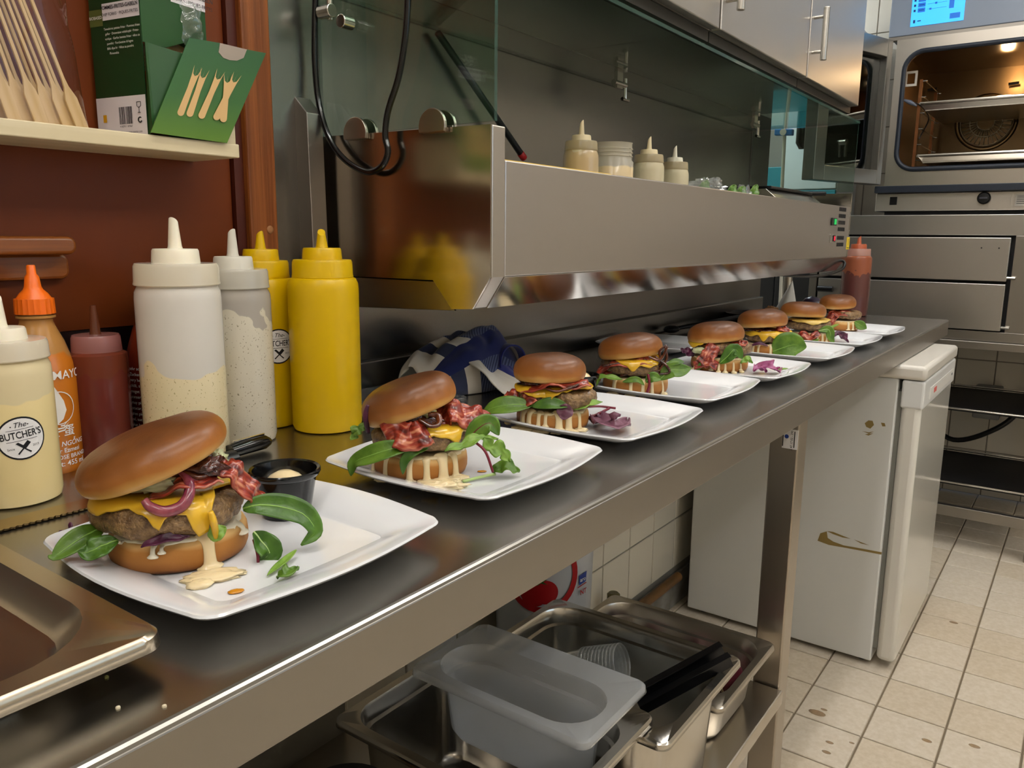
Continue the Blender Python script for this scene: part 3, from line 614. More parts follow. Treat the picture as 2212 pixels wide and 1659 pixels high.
for k in range(6):
    z = cz0+.05+.055*k
    b = MB(); b.tube([(rx.x+.004, YF+.095, z), (rx.x+.02, YF+.095, z)], .0025, 6); b.tube([(rx.x+.004, YF+.405, z), (rx.x+.02, YF+.405, z)], .0025, 6); b.tube([(rx.x+.012, YF+.095, z), (rx.x+.012, YF+.405, z)], .002, 6); b.build('rack_rung', M['chrome'], ov, world=True)
p = ony(1968, 170, YF+.08); b = MB()
for (x0_, x1_, z0_, z1_) in ((-.02, .02, .018, .026), (-.02, .02, -.026, -.018), (-.02, -.013, -.018, .018), (.013, .02, -.018, .018)): b.box(p.x+x0_, p.x+x1_, p.y, p.y+.006, p.z+z0_, p.z+z1_)
b.build('lamp_frame', mat('pale lamp frame', '#c9c4ba', .35), ov, world=True)
b = MB(); P = bez([ony(1960, 218, YF+.06), ony(1985, 226, YF+.08), ony(2003, 245, YF+.15), ony(2005, 262, YF+.2), ony(1985, 300, YF+.1)], 5); b.tube(P, .0022, 6); b.build('probe_wire', M['black'], ov, world=True, smooth=True)
b = MB(); P = [ony(1952, 216, YF+.055), ony(1966, 221, YF+.055), ony(1980, 229, YF+.06)]; b.tube(P, [.004, .008, .003], 8); b.build('probe_handle', mat('grey probe grip', '#596274', .4), ov, world=True, smooth=True)
for k, (q, lab) in enumerate(((1989, 223), 'steel tray on the upper rack of the oven'), ) if False else enumerate((((1989, 224), 'steel tray on the upper rack of the oven'), ((1983, 337), 'steel tray at the bottom of the oven'))):
    a = ony(*q, YF+.09); t = thing('oven_tray', lab, 'tray', (a.x+.25, a.y+.16, a.z-.025), 0, 'trays inside the oven')
    b = MB(); b.box(-.235, .235, -.15, .3, .0, .003); b.build('base', M['pan_worn'], t)
    b = MB(); b.prism([(-.25, -.16, .025), (.25, -.16, .025), (.235, -.15, .003), (-.235, -.15, .003)], (0, .002, 0)); b.tube([(-.25, -.162, .025), (.25, -.162, .025), (.25, .31, .025), (-.25, .31, .025), (-.25, -.162, .025)], .006, 8); b.build('rim', M['pan'], t, smooth='auto')
ol = bpy.data.lights.new('oven_bulb', 'POINT'); ol.energy = 1.0; ol.color = (1, .68, .36); ol.shadow_soft_size = .02; oo = bpy.data.objects.new('oven_bulb', ol); COL.objects.link(oo); oo.parent = ov; oo.location = rootm(ov).inverted() @ Vector((cx0+.30, YF+.25, cz1-.03))
# open door
H0 = Vector((OX0+.02, YF-.01, 0)); H1 = Vector((-.80, 2.80, 0)); dd = (H1-H0).normalized(); dn = Vector((-dd.y, dd.x, 0))
if dn.x < 0: dn = -dn
dl = (H1-H0).length; dz0, dz1 = 1.305, 1.80
def dbox(b, u0, u1, n0, n1, z0_, z1_): return b.obox(H0+dd*((u0+u1)/2)+dn*((n0+n1)/2)+Vector((0, 0, (z0_+z1_)/2)), dd*((u1-u0)/2), dn*((n1-n0)/2), Vector((0, 0, (z1_-z0_)/2)))
b = MB(); dbox(b, 0, .03, -.045, 0, dz0, dz1); dbox(b, dl-.06, dl, -.045, 0, dz0, dz1); dbox(b, .03, dl-.06, -.045, 0, dz0, dz0+.05); dbox(b, .03, dl-.06, -.045, 0, dz1-.06, dz1)
door = b.build('oven_door', mat('dark door frame steel', '#8d8a84', .3, .9), ov, world=True, bevel=.002); door['label'] = 'open glazed door swung out to the left'
b = MB(); dbox(b, .031, dl-.061, -.03, -.026, dz0+.051, dz1-.061); b.build('inner_glass', clear('door glass', '#9aa39c', fres=1.9), door, world=True)
b = MB(); dbox(b, .031, dl-.061, -.044, -.041, dz0+.051, dz1-.061); b.build('outer_glass', clear('tinted door glass', '#59605c', fres=1.6), door, world=True)
b = MB(); c = H0+dd*(dl-.03)+dn*-.075; b.tube([c+Vector((0, 0, 1.41)), c+Vector((0, 0, 1.43)), c+Vector((0, 0, 1.54)), c+Vector((0, 0, 1.56))], [.008, .02, .02, .008], 14); b.tube([c+Vector((0, 0, 1.49)), c+dn*.031+Vector((0, 0, 1.49))], .008, 8); b.build('door_handle', M['blackgloss'], door, world=True, smooth=True)
c = H0+dd*(dl*.52)+dn*-.0255; b = MB(); b.tube([c+Vector((0, 0, 1.44)), c+dn*.012+Vector((0, 0, 1.44))], .011, 12); b.obox(c+dn*.01+Vector((0, 0, 1.415)), dd*.004, dn*.003, Vector((0, 0, .024))); b.build('latch', M['chrome'], door, world=True, smooth='auto')
# ================================================================ ALCOVE
al = thing('white_cupboard', 'tall white cupboard in the alcove seen through the glass hood', 'cupboard', (-1.05, 3.75, 0))
MB().box(-1.16, -.93, 3.62, 3.94, 0, 2.0).build('body', mat('cool white board', '#e2e8ee', .4), al, world=True, bevel=.003)
MB().box(-1.158, -.932, 3.6, 3.618, 1.32, 1.99).build('door', mat('cool white door', '#e6ecf2', .35), al, world=True, bevel=.003)
MB().box(-1.158, -.932, 3.6, 3.618, 1.14, 1.315).build('drawer', mat('teal drawer', '#2d93a6', .4), al, world=True, bevel=.003)
MB().box(-1.158, -.932, 3.6, 3.618, .02, 1.135).build('door', mat('charcoal door', '#2b2b2c', .4), al, world=True, bevel=.003)
gc = thing('grey_cupboard', 'grey brown cupboard with a teal drawer in the alcove', 'cupboard', (-1.3, 3.75, 0))
MB().box(-1.5, -1.17, 3.64, 3.94, 0, 1.6).build('body', mat('taupe board', '#8d8680', .5), gc, world=True, bevel=.003)
MB().box(-1.34, -1.172, 3.62, 3.638, 1.14, 1.42).build('drawer', mat('teal panel', '#2f8d9f', .4), gc, world=True, bevel=.003)
MB().box(-1.48, -1.172, 3.62, 3.638, .02, 1.135).build('door', mat('charcoal lower door', '#2b2b2c', .4), gc, world=True, bevel=.003)
hs = thing('wash_hose', 'thin white hose with a blue clip hanging in the alcove', 'hose', (ony(1692, 412, 3.2).x, 3.2, 0))
b = MB(); b.tube(bez([ony(1704, 180, 3.2), ony(1697, 250, 3.2), ony(1693, 330, 3.2), ony(1689, 412, 3.2), ony(1688, 480, 3.2), ony(1686, 640, 3.2), Vector((ony(1686, 640, 3.2).x, 3.2, .0))], 5), .007, 8); b.build('hose', mat('ivory hose', '#cfcabb', .45), hs, world=True, smooth=True)
p = ony(1694, 286, 3.19); b = MB(); b.obox(p, (.035, 0, -.002), (0, .012, 0), (0, 0, .012)); b.build('clip', mat('blue clip', '#2f6fae', .4), hs, world=True, bevel=.004)
b = MB(); b.tube([p+Vector((0, -.014, 0)), p+Vector((0, .012, 0))], .013, 12); b.build('clip_ring', M['chrome'], hs, world=True, smooth='auto')
# ================================================================ BOTTLES
def saucemat(name, sauce, empty, level, amp=.02, scale=30, opac=.55, speck=None, rough=.25, tint='#f4f2ee', dens=None):
    """translucent bottle wall, sauce behind it up to an uneven level"""
    m = bpy.data.materials.new(name); m.use_nodes = True; nt = m.node_tree; N = nt.nodes; L = nt.links; b = N['Principled BSDF']; out = [n for n in N if n.type == 'OUTPUT_MATERIAL'][0]
    b.inputs['Base Color'].default_value = (*srgb(sauce), 1); b.inputs['Roughness'].default_value = rough; b.inputs['Coat Weight'].default_value = .3
    tc = N.new('ShaderNodeTexCoord'); sp = N.new('ShaderNodeSeparateXYZ'); L.new(tc.outputs['Object'], sp.inputs[0])
    nz = N.new('ShaderNodeTexNoise'); nz.inputs['Scale'].default_value = scale; nz.inputs['Detail'].default_value = 1.5; L.new(tc.outputs['Object'], nz.inputs['Vector'])
    if speck:
        n2 = N.new('ShaderNodeTexNoise'); n2.inputs['Scale'].default_value = 420; n2.inputs['Detail'].default_value = 1; L.new(tc.outputs['Object'], n2.inputs['Vector'])
        cr = N.new('ShaderNodeValToRGB'); cr.color_ramp.elements[0].position = .66; cr.color_ramp.elements[1].position = .72; cr.color_ramp.elements[0].color = (*srgb(sauce), 1); cr.color_ramp.elements[1].color = (*srgb(speck), 1)
        L.new(n2.outputs[0], cr.inputs[0]); L.new(cr.outputs[0], b.inputs['Base Color'])
    ma = N.new('ShaderNodeMath'); ma.operation = 'MULTIPLY_ADD'; ma.inputs[1].default_value = amp*4; L.new(nz.outputs[0], ma.inputs[0]); L.new(sp.outputs[2], ma.inputs[2])
    gt = N.new('ShaderNodeMapRange'); gt.inputs[1].default_value = level+amp*2-.0012; gt.inputs[2].default_value = level+amp*2+.0012; L.new(ma.outputs[0], gt.inputs[0])
    df = N.new('ShaderNodeBsdfDiffuse'); df.inputs[0].default_value = (*srgb(empty), 1); tr = N.new('ShaderNodeBsdfTransparent'); tr.inputs[0].default_value = (*srgb(tint), 1)
    m1 = N.new('ShaderNodeMixShader'); m1.inputs[0].default_value = opac; L.new(tr.outputs[0], m1.inputs[1]); L.new(df.outputs[0], m1.inputs[2])
    gl = N.new('ShaderNodeBsdfGlossy'); gl.inputs['Roughness'].default_value = rough; fr_ = thinfres(N, L, 1.4)
    m3 = N.new('ShaderNodeMixShader'); L.new(fr_.outputs[0], m3.inputs[0]); L.new(m1.outputs[0], m3.inputs[1]); L.new(gl.outputs[0], m3.inputs[2])
    m2 = N.new('ShaderNodeMixShader'); L.new(gt.outputs[0], m2.inputs[0]); L.new(b.outputs[0], m2.inputs[1]); L.new(m3.outputs[0], m2.inputs[2]); L.new(m2.outputs[0], out.inputs[0])
    return m
def cylmap(R, ph, z0, e=.0004):
    return lambda u, v: Vector(((R+e)*math.cos(ph+u/R), (R+e)*math.sin(ph+u/R), z0+v))
def disc(b, fn, r, n=36, cx=0, cy=0, rings=4):
    V = [fn(cx, cy)]; F = []
    for k in range(1, rings+1):
        for i in range(n): a = 2*PI*i/n; V.append(fn(cx+r*k/rings*math.cos(a), cy+r*k/rings*math.sin(a)))
    for i in range(n): F.append((0, 1+i, 1+(i+1) % n))
    for k in range(rings-1):
        for i in range(n): j = (i+1) % n; F.append((1+k*n+i, 1+(k+1)*n+i, 1+(k+1)*n+j, 1+k*n+j))
    return b.add(V, F)
def butcher_label(t, R, ph, z0, r, tilt=0.0):
    c, s = math.cos(tilt), math.sin(tilt)
    def f(e):
        g = cylmap(R, ph, z0, e); return lambda u, v: g(u*c-v*s, u*s+v*c)
    o = disc(MB(), f(.0003), r).build('label', M['ink'], t); o['label'] = 'round white label with black rim'
    disc(MB(), f(.0006), r*.92).build('label_face', M['label'], o)
    f1 = f(.0009)
    lettering('label_print', "BUTCHER'S", r*.36, lambda u, v: f1(u*.92, v*1.25+r*.16), M['ink'], o, bold=.012)
    lettering('label_print', 'The', r*.34, lambda u, v: f1(u, v+r*.63), M['ink'], o, shear=.35)
    lettering('label_print', 'Since', r*.14, lambda u, v: f1(u-r*.5, v-r*.42), M['ink'], o); lettering('label_print', '2013', r*.14, lambda u, v: f1(u+r*.5, v-r*.42), M['ink'], o)
    b = MB()
    for zz, w in ((.42, .55), (-.1, .62)): b.add([f1(-w*r+2*w*r*k/6, r*zz+r*.02*q) for q in (0, 1) for k in range(7)], [(k, k+1, k+8, k+7) for k in range(6)])
    for sg in (-1, 1):
        d = Vector((sg*.72, -.69)); n2 = Vector((-d.y, d.x))
        def q(a, w): p = d*a*r+n2*w*r; return f1(p.x, p.y-r*.45)
        b.add([q(-.38, -.02), q(-.34, .09), q(.02, .09), q(.04, .02), q(.36, .035), q(.36, -.035), q(.02, -.03)] if sg > 0 else [q(-.36, -.1), q(-.36, .08), q(-.02, .08), q(0, .03), q(.36, .035), q(.36, -.035), q(0, -.03), q(-.05, -.1)], [tuple(range(7)) if sg > 0 else tuple(range(8))])
    for sg in (-.34, .34): disc(b, f1, r*.03, 8, sg*r, r*.6, 1)
    b.build('label_art', M['ink'], o)
def facing(loc): return math.atan2(-loc[1], -loc[0])
def squeeze(label, loc, r, H, body, cap, ring=.85, hb=.78, tip=None, mtip=None, group='squeeze bottles at the back of the worktable', cutang=0, ringm=None, n=40):
    t = thing('squeeze_bottle', label, 'bottle', (loc[0], loc[1], loc[2] if len(loc) > 2 else ZC), 0, group)
    zb = H*hb; zr = zb+H*.085; zt = zr+H*.058
    b = MB(); b.lathe([(0, .002), (r*.86, 0), (r*.96, .002), (r, .008), (r, zb-.016), (r*.985, zb-.008), (r*.92, zb-.002), (r*ring*.96, zb), (0, zb)], n); b.build('body', body, t, smooth='auto')
    b = MB(); rr_ = r*ring; b.lathe([(rr_, zb-.001), (rr_*1.015, zb), (rr_, zb+.003), (rr_*.985, zr-.003), (rr_*.95, zr), (r*.55, zr+.0004)], n); c = b.build('cap', ringm or cap, t, smooth='auto')
    b = MB(); b.lathe([(r*.56, zr), (r*.535, zt-.002), (r*.51, zt), (r*.2, zt+.0004)], n); b.build('cap_collar', cap, c, smooth='auto')
    b = MB(); P = []; m_ = 16; prof = [(r*.18, zt), (r*.16, zt+.003), (r*.105, H)]
    b.lathe(prof, m_)
    for i in range(m_):
        v = b.v[2*m_+i]; v.z += .004*math.cos(math.atan2(v.y, v.x)-cutang)
    b.build('nozzle', mtip or cap, c, smooth='auto'); return t
ylw = mat('yellow plastic', '#d0aa00', .32, spec=.45, sss=.0)
ivory = mat('ivory plastic', '#ece4cf', .35, coat=.2, sss=.15)
ivclear = clear('milky cap plastic', '#f6f2ea', opac=.93, ocol='#f3ebd8', rough=.25)
greyw = mat('milky grey plastic', '#cfcabc', .35); greyc = clear('milky grey cap', '#efece6', opac=.93, ocol='#dcd7c9', rough=.25)
squeeze('yellow squeeze bottle standing rightmost, in front of the steel backsplash', (-.793, .680), .0445, .252, ylw, ylw, cutang=2.5)
t = squeeze('yellow squeeze bottle with round butcher label, half hidden', (-.873, .647), .041, .249, ylw, ylw)
butcher_label(t, .041, facing((-.873, .647))+.42, .108, .0225)
squeeze('tall squeeze bottle half full of cream sauce behind the nearest burger', (-.806, .488), .0445, .262, saucemat('cream sauce wall', '#e8d9b2', '#eae4da', .104, .026, 22, .8, speck='#b9a878'), ivory, ring=.985, hb=.745, ringm=ivclear, cutang=-1)
squeeze('squeeze bottle of speckled grey sauce beside the yellow bottles', (-.826, .573), .041, .251, saucemat('speckled sauce wall', '#cbc3b0', '#aaa298', .150, .05, 30, .9, speck='#8d8470'), greyw, ring=.97, hb=.745, ringm=greyc)
lc = onz(42, 1100, ZC); hd = Vector((lc.x, lc.y, 0)).normalized(); lc = lc+hd*.037
t = squeeze('squeeze bottle of pale yellow sauce with round butcher label, leftmost', (lc.x, lc.y), .0385, .19, saucemat('pale sauce wall', '#ead59c', '#e2d2a8', .105, .03, 22, .9), ivory, ring=.985, hb=.715, ringm=ivclear, cutang=3)
butcher_label(t, .0385, facing(lc)+.2, .066, .0200, .1)
# small red brown bottle with a thin clear nozzle
def frompx(x, y, r, z=ZC): p = onz(x, y, z); return p+Vector((p.x, p.y, 0)).normalized()*r
p = frompx(231, 1008, .0305)
t = thing('squeeze_bottle', 'small squeeze bottle of red brown sauce with pink lid and thin nozzle', 'bottle', (p.x, p.y, ZC), 0, 'squeeze bottles at the back of the worktable')
r = .0305; b = MB(); b.lathe([(0, .001), (r*.9, 0), (r, .006), (r, .112), (r*.97, .12), (r*.82, .123), (0, .123)], 36); b.build('body', saucemat('red brown sauce wall', '#6b2a22', '#7c3a26', .098, .008, 60, .75, tint='#c98a70'), t, smooth='auto')
pk = clear('pink milky lid', '#e8c4bc', opac=.78, ocol='#c98d88', rough=.2); b = MB(); b.lathe([(r*.82, .122), (r*.83, .1235), (r*.8, .138), (r*.76, .1405), (r*.2, .141)], 36); c = b.build('cap', pk, t, smooth='auto')
b = MB(); b.lathe([(.0065, .14), (.0055, .143), (.003, .172), (0, .1725)], 14); b.build('nozzle', clear('brown nozzle', '#b98a6a', opac=.7, ocol='#8e5538', rough=.2), c, smooth='auto')
# tapered sauce bottles with ribbed caps
def sriracha(label, loc, body, capm, prints, H=.216, r=.033, zcap=None):
    t = thing('sauce_bottle', label, 'bottle', (loc[0], loc[1], ZC), 0, 'tapered sauce bottles below the hatch')
    k = H/.216
    b = MB(); b.lathe([(0, .001), (r*.88, 0), (r, .006), (r, .098*k), (r*.93, .115*k), (r*.72, .138*k), (r*.52, .153*k), (r*.47, .158*k), (r*.47, .161*k), (r*.56, .1625*k), (r*.56, .1645*k), (r*.46, .1655*k), (r*.46, .168*k)], 40); b.build('body', body, t, smooth='auto')
    b = MB(); nn = 44; P = []; F = []
    for z, rr_ in ((.1665*k, .56), (.182*k, .545)):
        for i in range(nn): a = 2*PI*i/nn; q = r*(rr_+(.012 if i % 2 else -.012)); P.append((q*math.cos(a), q*math.sin(a), z))
    F = [(i, (i+1) % nn, nn+(i+1) % nn, nn+i) for i in range(nn)]+[tuple(range(nn, 2*nn))]; b.add(P, F)
    b.lathe([(r*.5, .182*k), (r*.4, .187*k), (r*.28, .191*k), (r*.24, .194*k), (r*.2, .204*k), (r*.135, .207*k), (r*.125, H-.001), (r*.1, H), (0, H)], 24); b.build('cap', capm, t, smooth='auto')
    return t, r
p = frompx(112, 1030, .033)
t, r = sriracha('tapered bottle of orange chilli mayo with white print and orange cap', (p.x, p.y), saucemat('orange mayo wall', '#c8731a', '#c08a4a', .125, .01, 30, .8, tint='#f0c890'), mat('orange plastic', '#ee6c12', .35, sss=.1), True)
ph = facing(p); g = cylmap(r, ph, 0, .0006)
for txt, s_, u0, v0, sh_ in (('SRIRACHA MAYO', .0125, -.004, .1005, 0), ('差 蛋', .0125, .013, .0415, 0), ('SỐT CON NGỖNG', .0072, .008, .0285, .2), ('Acılı Biber Ezmesi', .0066, .008, .0215, 0), ('FLYING GOOSE BRAND', .0062, .008, .0145, 0), ('Net Wt: 455 ml', .0078, .012, .0075, 0)):
    lettering('bottle_print', txt, s_, (lambda u, v, u0=u0, v0=v0: g(u+u0, v+v0+.004)), M['inkwhite'], t, shear=sh_, bold=.01)
b = MB(); n = 28
for r0, r1, cx_, cy_ in ((.0165, .0175, .012, .071),): b.add([g(cx_+(r0 if q == 0 else r1)*math.cos(2*PI*i/n), cy_+(r0 if q == 0 else r1)*math.sin(2*PI*i/n)) for q in (0, 1) for i in range(n)], [(i, (i+1) % n, n+(i+1) % n, n+i) for i in range(n)])
body_ = [(0, 0), (.002, .014), (.005, .024), (.0045, .034), (.0085, .027), (.014, .016), (.016, .006), (.012, -.003), (.006, -.008), (.002, -.006)]
b.add([g(u+.004, v+.062) for u, v in body_], [tuple(range(len(body_)))])
for s_ in (0, 1, 2): b.add([g(-.008+.004*s_, .056-.003*s_), g(.0+.003*s_, .0525-.003*s_), g(.016, .053-.0025*s_), g(.022, .058-.003*s_), g(.016, .0515-.0025*s_), g(.0+.003*s_, .051-.003*s_)], [tuple(range(6))])
b.build('bird_emblem', M['inkwhite'], t)
p = frompx(352, 972, .033)
t, r = sriracha('tapered bottle of dark red chilli sauce with red cap, mostly hidden', (p.x, p.y), mat('dark red sauce', '#5a120a', .2, coat=.4, var='#7c2a10', vscale=(20, 20, 8)), mat('red plastic', '#c5101c', .35), False)
ph = facing(p); g = cylmap(r, ph, 0, .0006)
for k, txt in enumerate(('sehr scharf', 'Zucker, Salz, Knoblauch E260', 'very hot', 'chilli, sugar, salt, E330', 'meget staerk', 'conserveringsmiddel', 'muy picante', 'azucar, sal, ajo', 'tres piquant', 'ail, sucre, E202', 'kan bevatten', 'voir couvercle')):
    lettering('bottle_print', txt, .0052, (lambda u, v, k=k: g(u-.034, v+.096-.0066*k)), M['inkwhite'], t, align='LEFT')
o = MB(); o.add([g(-.0135+.02*q, zz) for zz in (.024, .068) for q in (0, .5, 1)], [(0, 1, 4, 3), (1, 2, 5, 4)]); o = o.build('barcode_panel', M['inkwhite'], t)
g2 = cylmap(r, ph, 0, .0009); b = MB(); zz = .026
while zz < .066:
    w = random.choice((.0006, .0009, .0014)); b.add([g2(-.0125, zz), g2(.005, zz), g2(.005, zz+w), g2(-.0125, zz+w)], [(0, 1, 2, 3)]); zz += w+random.choice((.0006, .0011))
b.build('barcode', M['ink'], o)
# far ketchup bottle
p = Vector((-.637, 2.8, ZC))
squeeze('squeeze bottle of red ketchup at the far end of the worktable', (p.x, p.y), .0445, .256, saucemat('ketchup wall', '#5c332e', '#94543a', .14, .03, 36, .92, tint='#e0a080'), mat('ketchup stained cap', '#a8512f', .4), ring=.87, hb=.77, ringm=clear('pale pink lid', '#f0d8d0', opac=.75, ocol='#d8a898', rough=.2), group='squeeze bottles at the back of the worktable')
# bottles on the topping rail
zt = 1.126
def atu(px_, X): q = onx(px_, 380, X); return (X, q.y, zt)
beige = mat('beige sauce plastic', '#cdbb94', .35)
for px_, X, lab, bodyc, cutoff, hh in ((1254, -.70, 'squeeze bottle of brownish sauce on the topping rail, leftmost', '#b09a74', 0, .165), (1400, -.685, 'squeeze bottle of pale sauce on the topping rail, next to the open jar', '#cbbd96', 1, .160), (1456, -.70, 'squeeze bottle with smeared sauce on the topping rail, rightmost', '#c9bf9c', 2, .158)):
    squeeze(lab, atu(px_, X), .029, hh, saucemat('rail sauce wall %d' % px_, bodyc, '#cbbf9f', .075 if cutoff else .12, .02, 40, .85), mat('rail cap %d' % px_, '#d6c5a0' if cutoff < 2 else '#d8d2be', .4), ring=.93, hb=.735, ringm=clear('rail ring %d' % px_, '#eee6d6', opac=.8, ocol='#c9ba98', rough=.2), group='squeeze bottles on the topping rail')
q = atu(1322, -.69); t = thing('sauce_jar', 'open clear jar of beige sauce between the squeeze bottles on the rail', 'jar', q)
b = MB(); b.lathe([(0, .001), (.034, 0), (.036, .004), (.036, .108), (.033, .112), (.033, .138), (.034, .14)], 32); b.build('body', saucemat('jar wall', '#c2ad86', '#d8d0bc', .1, .004, 40, .45), t, smooth='auto')
for k in range(3): MB().tube([Vector((.0338*math.cos(2*PI*i/24), .0338*math.sin(2*PI*i/24), .118+.006*k)) for i in range(25)], .0009, 5).build('screw_thread', clear('thread plastic %d' % k, '#f4f0e8', opac=.5, ocol='#e0d8c6'), t, smooth=True)
# yellow board strip, herbs and wrap on the rail
b = MB(); a0, a1 = onx(1092, 345, XF-.014), onx(1322, 372, XF-.014); b.box(XF-.12, XF-.014, YA+.035, a1.y, 1.2, 1.206); solo('yellow_board', b, mat('yellow cutting board', '#d8b450', .5), 'thin yellow cutting board lying on the near end of the topping rail', 'board', bevel=.001)
b = MB(); y_ = onx(1335, 378, XF-.014).y; b.box(XF-.1, XF-.014, y_, onx(1570, 405, XF-.014).y, 1.2, 1.2055); solo('plastic_lid', b, clear('clear plastic lid', '#efefea', opac=.4, ocol='#c9c2b4', rough=.1), 'flat clear plastic lid beside the squeeze bottles on the rail', 'sheet', bevel=.001)  # clear plastic lid lying flat on the rail
def crumple(name, lab, c, rx_, ry_, rz_, m_, seed, cat):
    b = MB(); sd = Vector((seed, seed*1.7, seed*.3))
    def f(u, v):
        a = 2*PI*u; e = PI*v*.5; d = Vector((math.cos(a)*math.cos(e), math.sin(a)*math.cos(e), math.sin(e)))
        k = 1+.55*noise.noise(d*2.3+sd)+.35*noise.noise(d*6+sd); return Vector((c[0]+d.x*rx_*k, c[1]+d.y*ry_*k, c[2]+max(0, d.z)*rz_*k))
    b.grid(f, 40, 14, cu=True); return solo(name, b, m_, lab, cat)
wrap = clear('cling film', '#f6f8f7', rough=.06, opac=.12, ocol='#ffffff', fres=1.7)
pA = onx(1528, 398, -.66); crumple('cling_film', 'crumpled cling film lump beside the clear lid on the rail', (-.66, pA.y, 1.2056), .03, .055, .022, wrap, 3.1, 'film')
pB = onx(1590, 408, -.67); crumple('cling_film', 'small scrap of cling film next to the green herbs on the rail', (-.665, pB.y+.02, 1.19), .02, .03, .03, wrap, 8.4, 'film')
b = MB(); ly = onx(1760, 405, -.70).y; b.box(-.82, -.68, 2.03, 2.42, 1.2325, 1.239); b.tube([(-.70, 2.36, 1.236), (-.66, 2.44, 1.238)], .007, 8); solo('black_lid', b, M['black'], 'flat black lid with a grip lying on the raised far block of the topping rail', 'board', bevel=.002)  # black lid with its grip, on the raised far block
# ================================================================ SHELF ITEMS
bx0 = onx(321, 283, -.842); ang = math.radians(10)
e1 = Vector((-math.cos(ang), -math.sin(ang), 0)); e2 = Vector((-math.sin(ang), math.cos(ang), 0)); ez = Vector((0, 0, 1)); B0 = Vector((bx0.x, bx0.y, 1.2127)); BW, BD, BH = .078, .088, .215
bt = thing('chip_fork_box', 'green cardboard box of wooden chip forks with torn open flap on the shelf', 'box', tuple(B0))
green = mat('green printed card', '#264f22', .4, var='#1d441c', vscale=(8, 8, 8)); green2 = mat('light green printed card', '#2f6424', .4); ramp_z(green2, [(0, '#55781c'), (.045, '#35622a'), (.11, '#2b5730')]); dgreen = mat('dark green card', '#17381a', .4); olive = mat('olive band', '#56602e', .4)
def Pb(a, c, z, e=0.0): return B0+e1*a+e2*c+ez*z-e2*0*e
th = .0012
b = MB()
def quad(b, P): b.add(P, [(0, 1, 2, 3)]); return b
def face(nm, P, mm): b = MB(); b.add(P, [tuple(range(len(P)))]); return b.build(nm, mm, bt, world=True, solid=th)
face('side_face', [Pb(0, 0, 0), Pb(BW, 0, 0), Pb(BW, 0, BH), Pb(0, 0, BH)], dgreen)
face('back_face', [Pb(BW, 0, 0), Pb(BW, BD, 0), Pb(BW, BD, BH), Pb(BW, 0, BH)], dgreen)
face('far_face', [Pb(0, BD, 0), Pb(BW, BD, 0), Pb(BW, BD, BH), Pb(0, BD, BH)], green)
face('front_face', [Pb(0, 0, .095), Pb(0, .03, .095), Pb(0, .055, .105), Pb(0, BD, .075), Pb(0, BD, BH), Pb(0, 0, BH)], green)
face('bottom_face', [Pb(0, 0, .001), Pb(BW, 0, .001), Pb(BW, BD, .001), Pb(0, BD, .001)], green)
def sf(u, v, e=.0011): return B0+e1*(BW-u)+ez*v-e2*e     # side face: u to the right, v up
def ff(u, v, e=.0011): return B0+e2*u+ez*v-e1*e         # front face
def patch(nm, fn, u0, u1, v0, v1, mm, e=.0011, parent=None): b = MB(); b.add([fn(u0, v0, e), fn(u1, v0, e), fn(u1, v1, e), fn(u0, v1, e)], [(0, 1, 2, 3)]); return b.build(nm, mm, parent or bt, world=True)
lab_ = mat('lilac white print', '#d9d2d6', .4)
bp = patch('barcode_panel', sf, .0, BW, 0, .042, lab_); patch('white_band', sf, .021, BW, .121, .138, lab_); patch('olive_band', sf, 0, .021, .116, .133, olive)
b = MB(); u = .036
while u < .056:
    w = random.choice((.0005, .0008, .0013)); b.add([sf(u, .013, .0014), sf(u+w, .013, .0014), sf(u+w, .031, .0014), sf(u, .031, .0014)], [(0, 1, 2, 3)]); u += w+random.choice((.0006, .001))
b.build('barcode', M['ink'], bp, world=True)
patch('yellow_mark', sf, .010, .0155, .016, .024, mat('yellow print', '#d9a21c', .4), .0014)
for txt, s_, u, v, fn, mm, bo in (('POMMES-FRITES-GABELN', .0052, .048, .1335, sf, M['ink'], .02), ('CHIP FORKS · PIQUES-FRITES', .0045, .048, .1265, sf, M['ink'], 0), ('BIOBASED', .0045, .0105, .1245, sf, M['inkwhite'], 0), ('HOLZ', .0055, .058, .163, sf, M['inkwhite'], .02), ('WOOD', .0055, .058, .1575, sf, M['inkwhite'], 0), ('BOIS', .0055, .058, .152, sf, M['inkwhite'], 0),
    ('Tenedores patatas fritas · Pommes frites', .0034, .05, .112, sf, M['inkwhite'], 0), ('gafler · Drewniane widelczyki · Frites-', .0034, .05, .107, sf, M['inkwhite'], 0), ('vorkjes · Garfos batatas fritas · vilice za', .0034, .05, .102, sf, M['inkwhite'], 0), ('pomfrit · Forchettine di legno', .0034, .046, .097, sf, M['inkwhite'], 0), ('Bilki dlya fri · Vilice za pomfrit', .0034, .046, .092, sf, M['inkwhite'], 0), ('Pirounakia', .0034, .036, .087, sf, M['inkwhite'], 0), ('73574 Iggingen, Germany · www.papstar.com', .003, .043, .0045, sf, M['ink'], 0), ('4 002911 187067', .0028, .046, .0105, sf, M['ink'], 0)):
    lettering('box_print', txt, s_, (lambda a, c, u=u, v=v, fn=fn: fn(u+a, v+c, .0016)), mm, bt, world=True, bold=bo)
patch('white_band', ff, .04, BD, .1445, .1625, lab_); patch('olive_band', ff, 0, .04, .147, .164, olive)
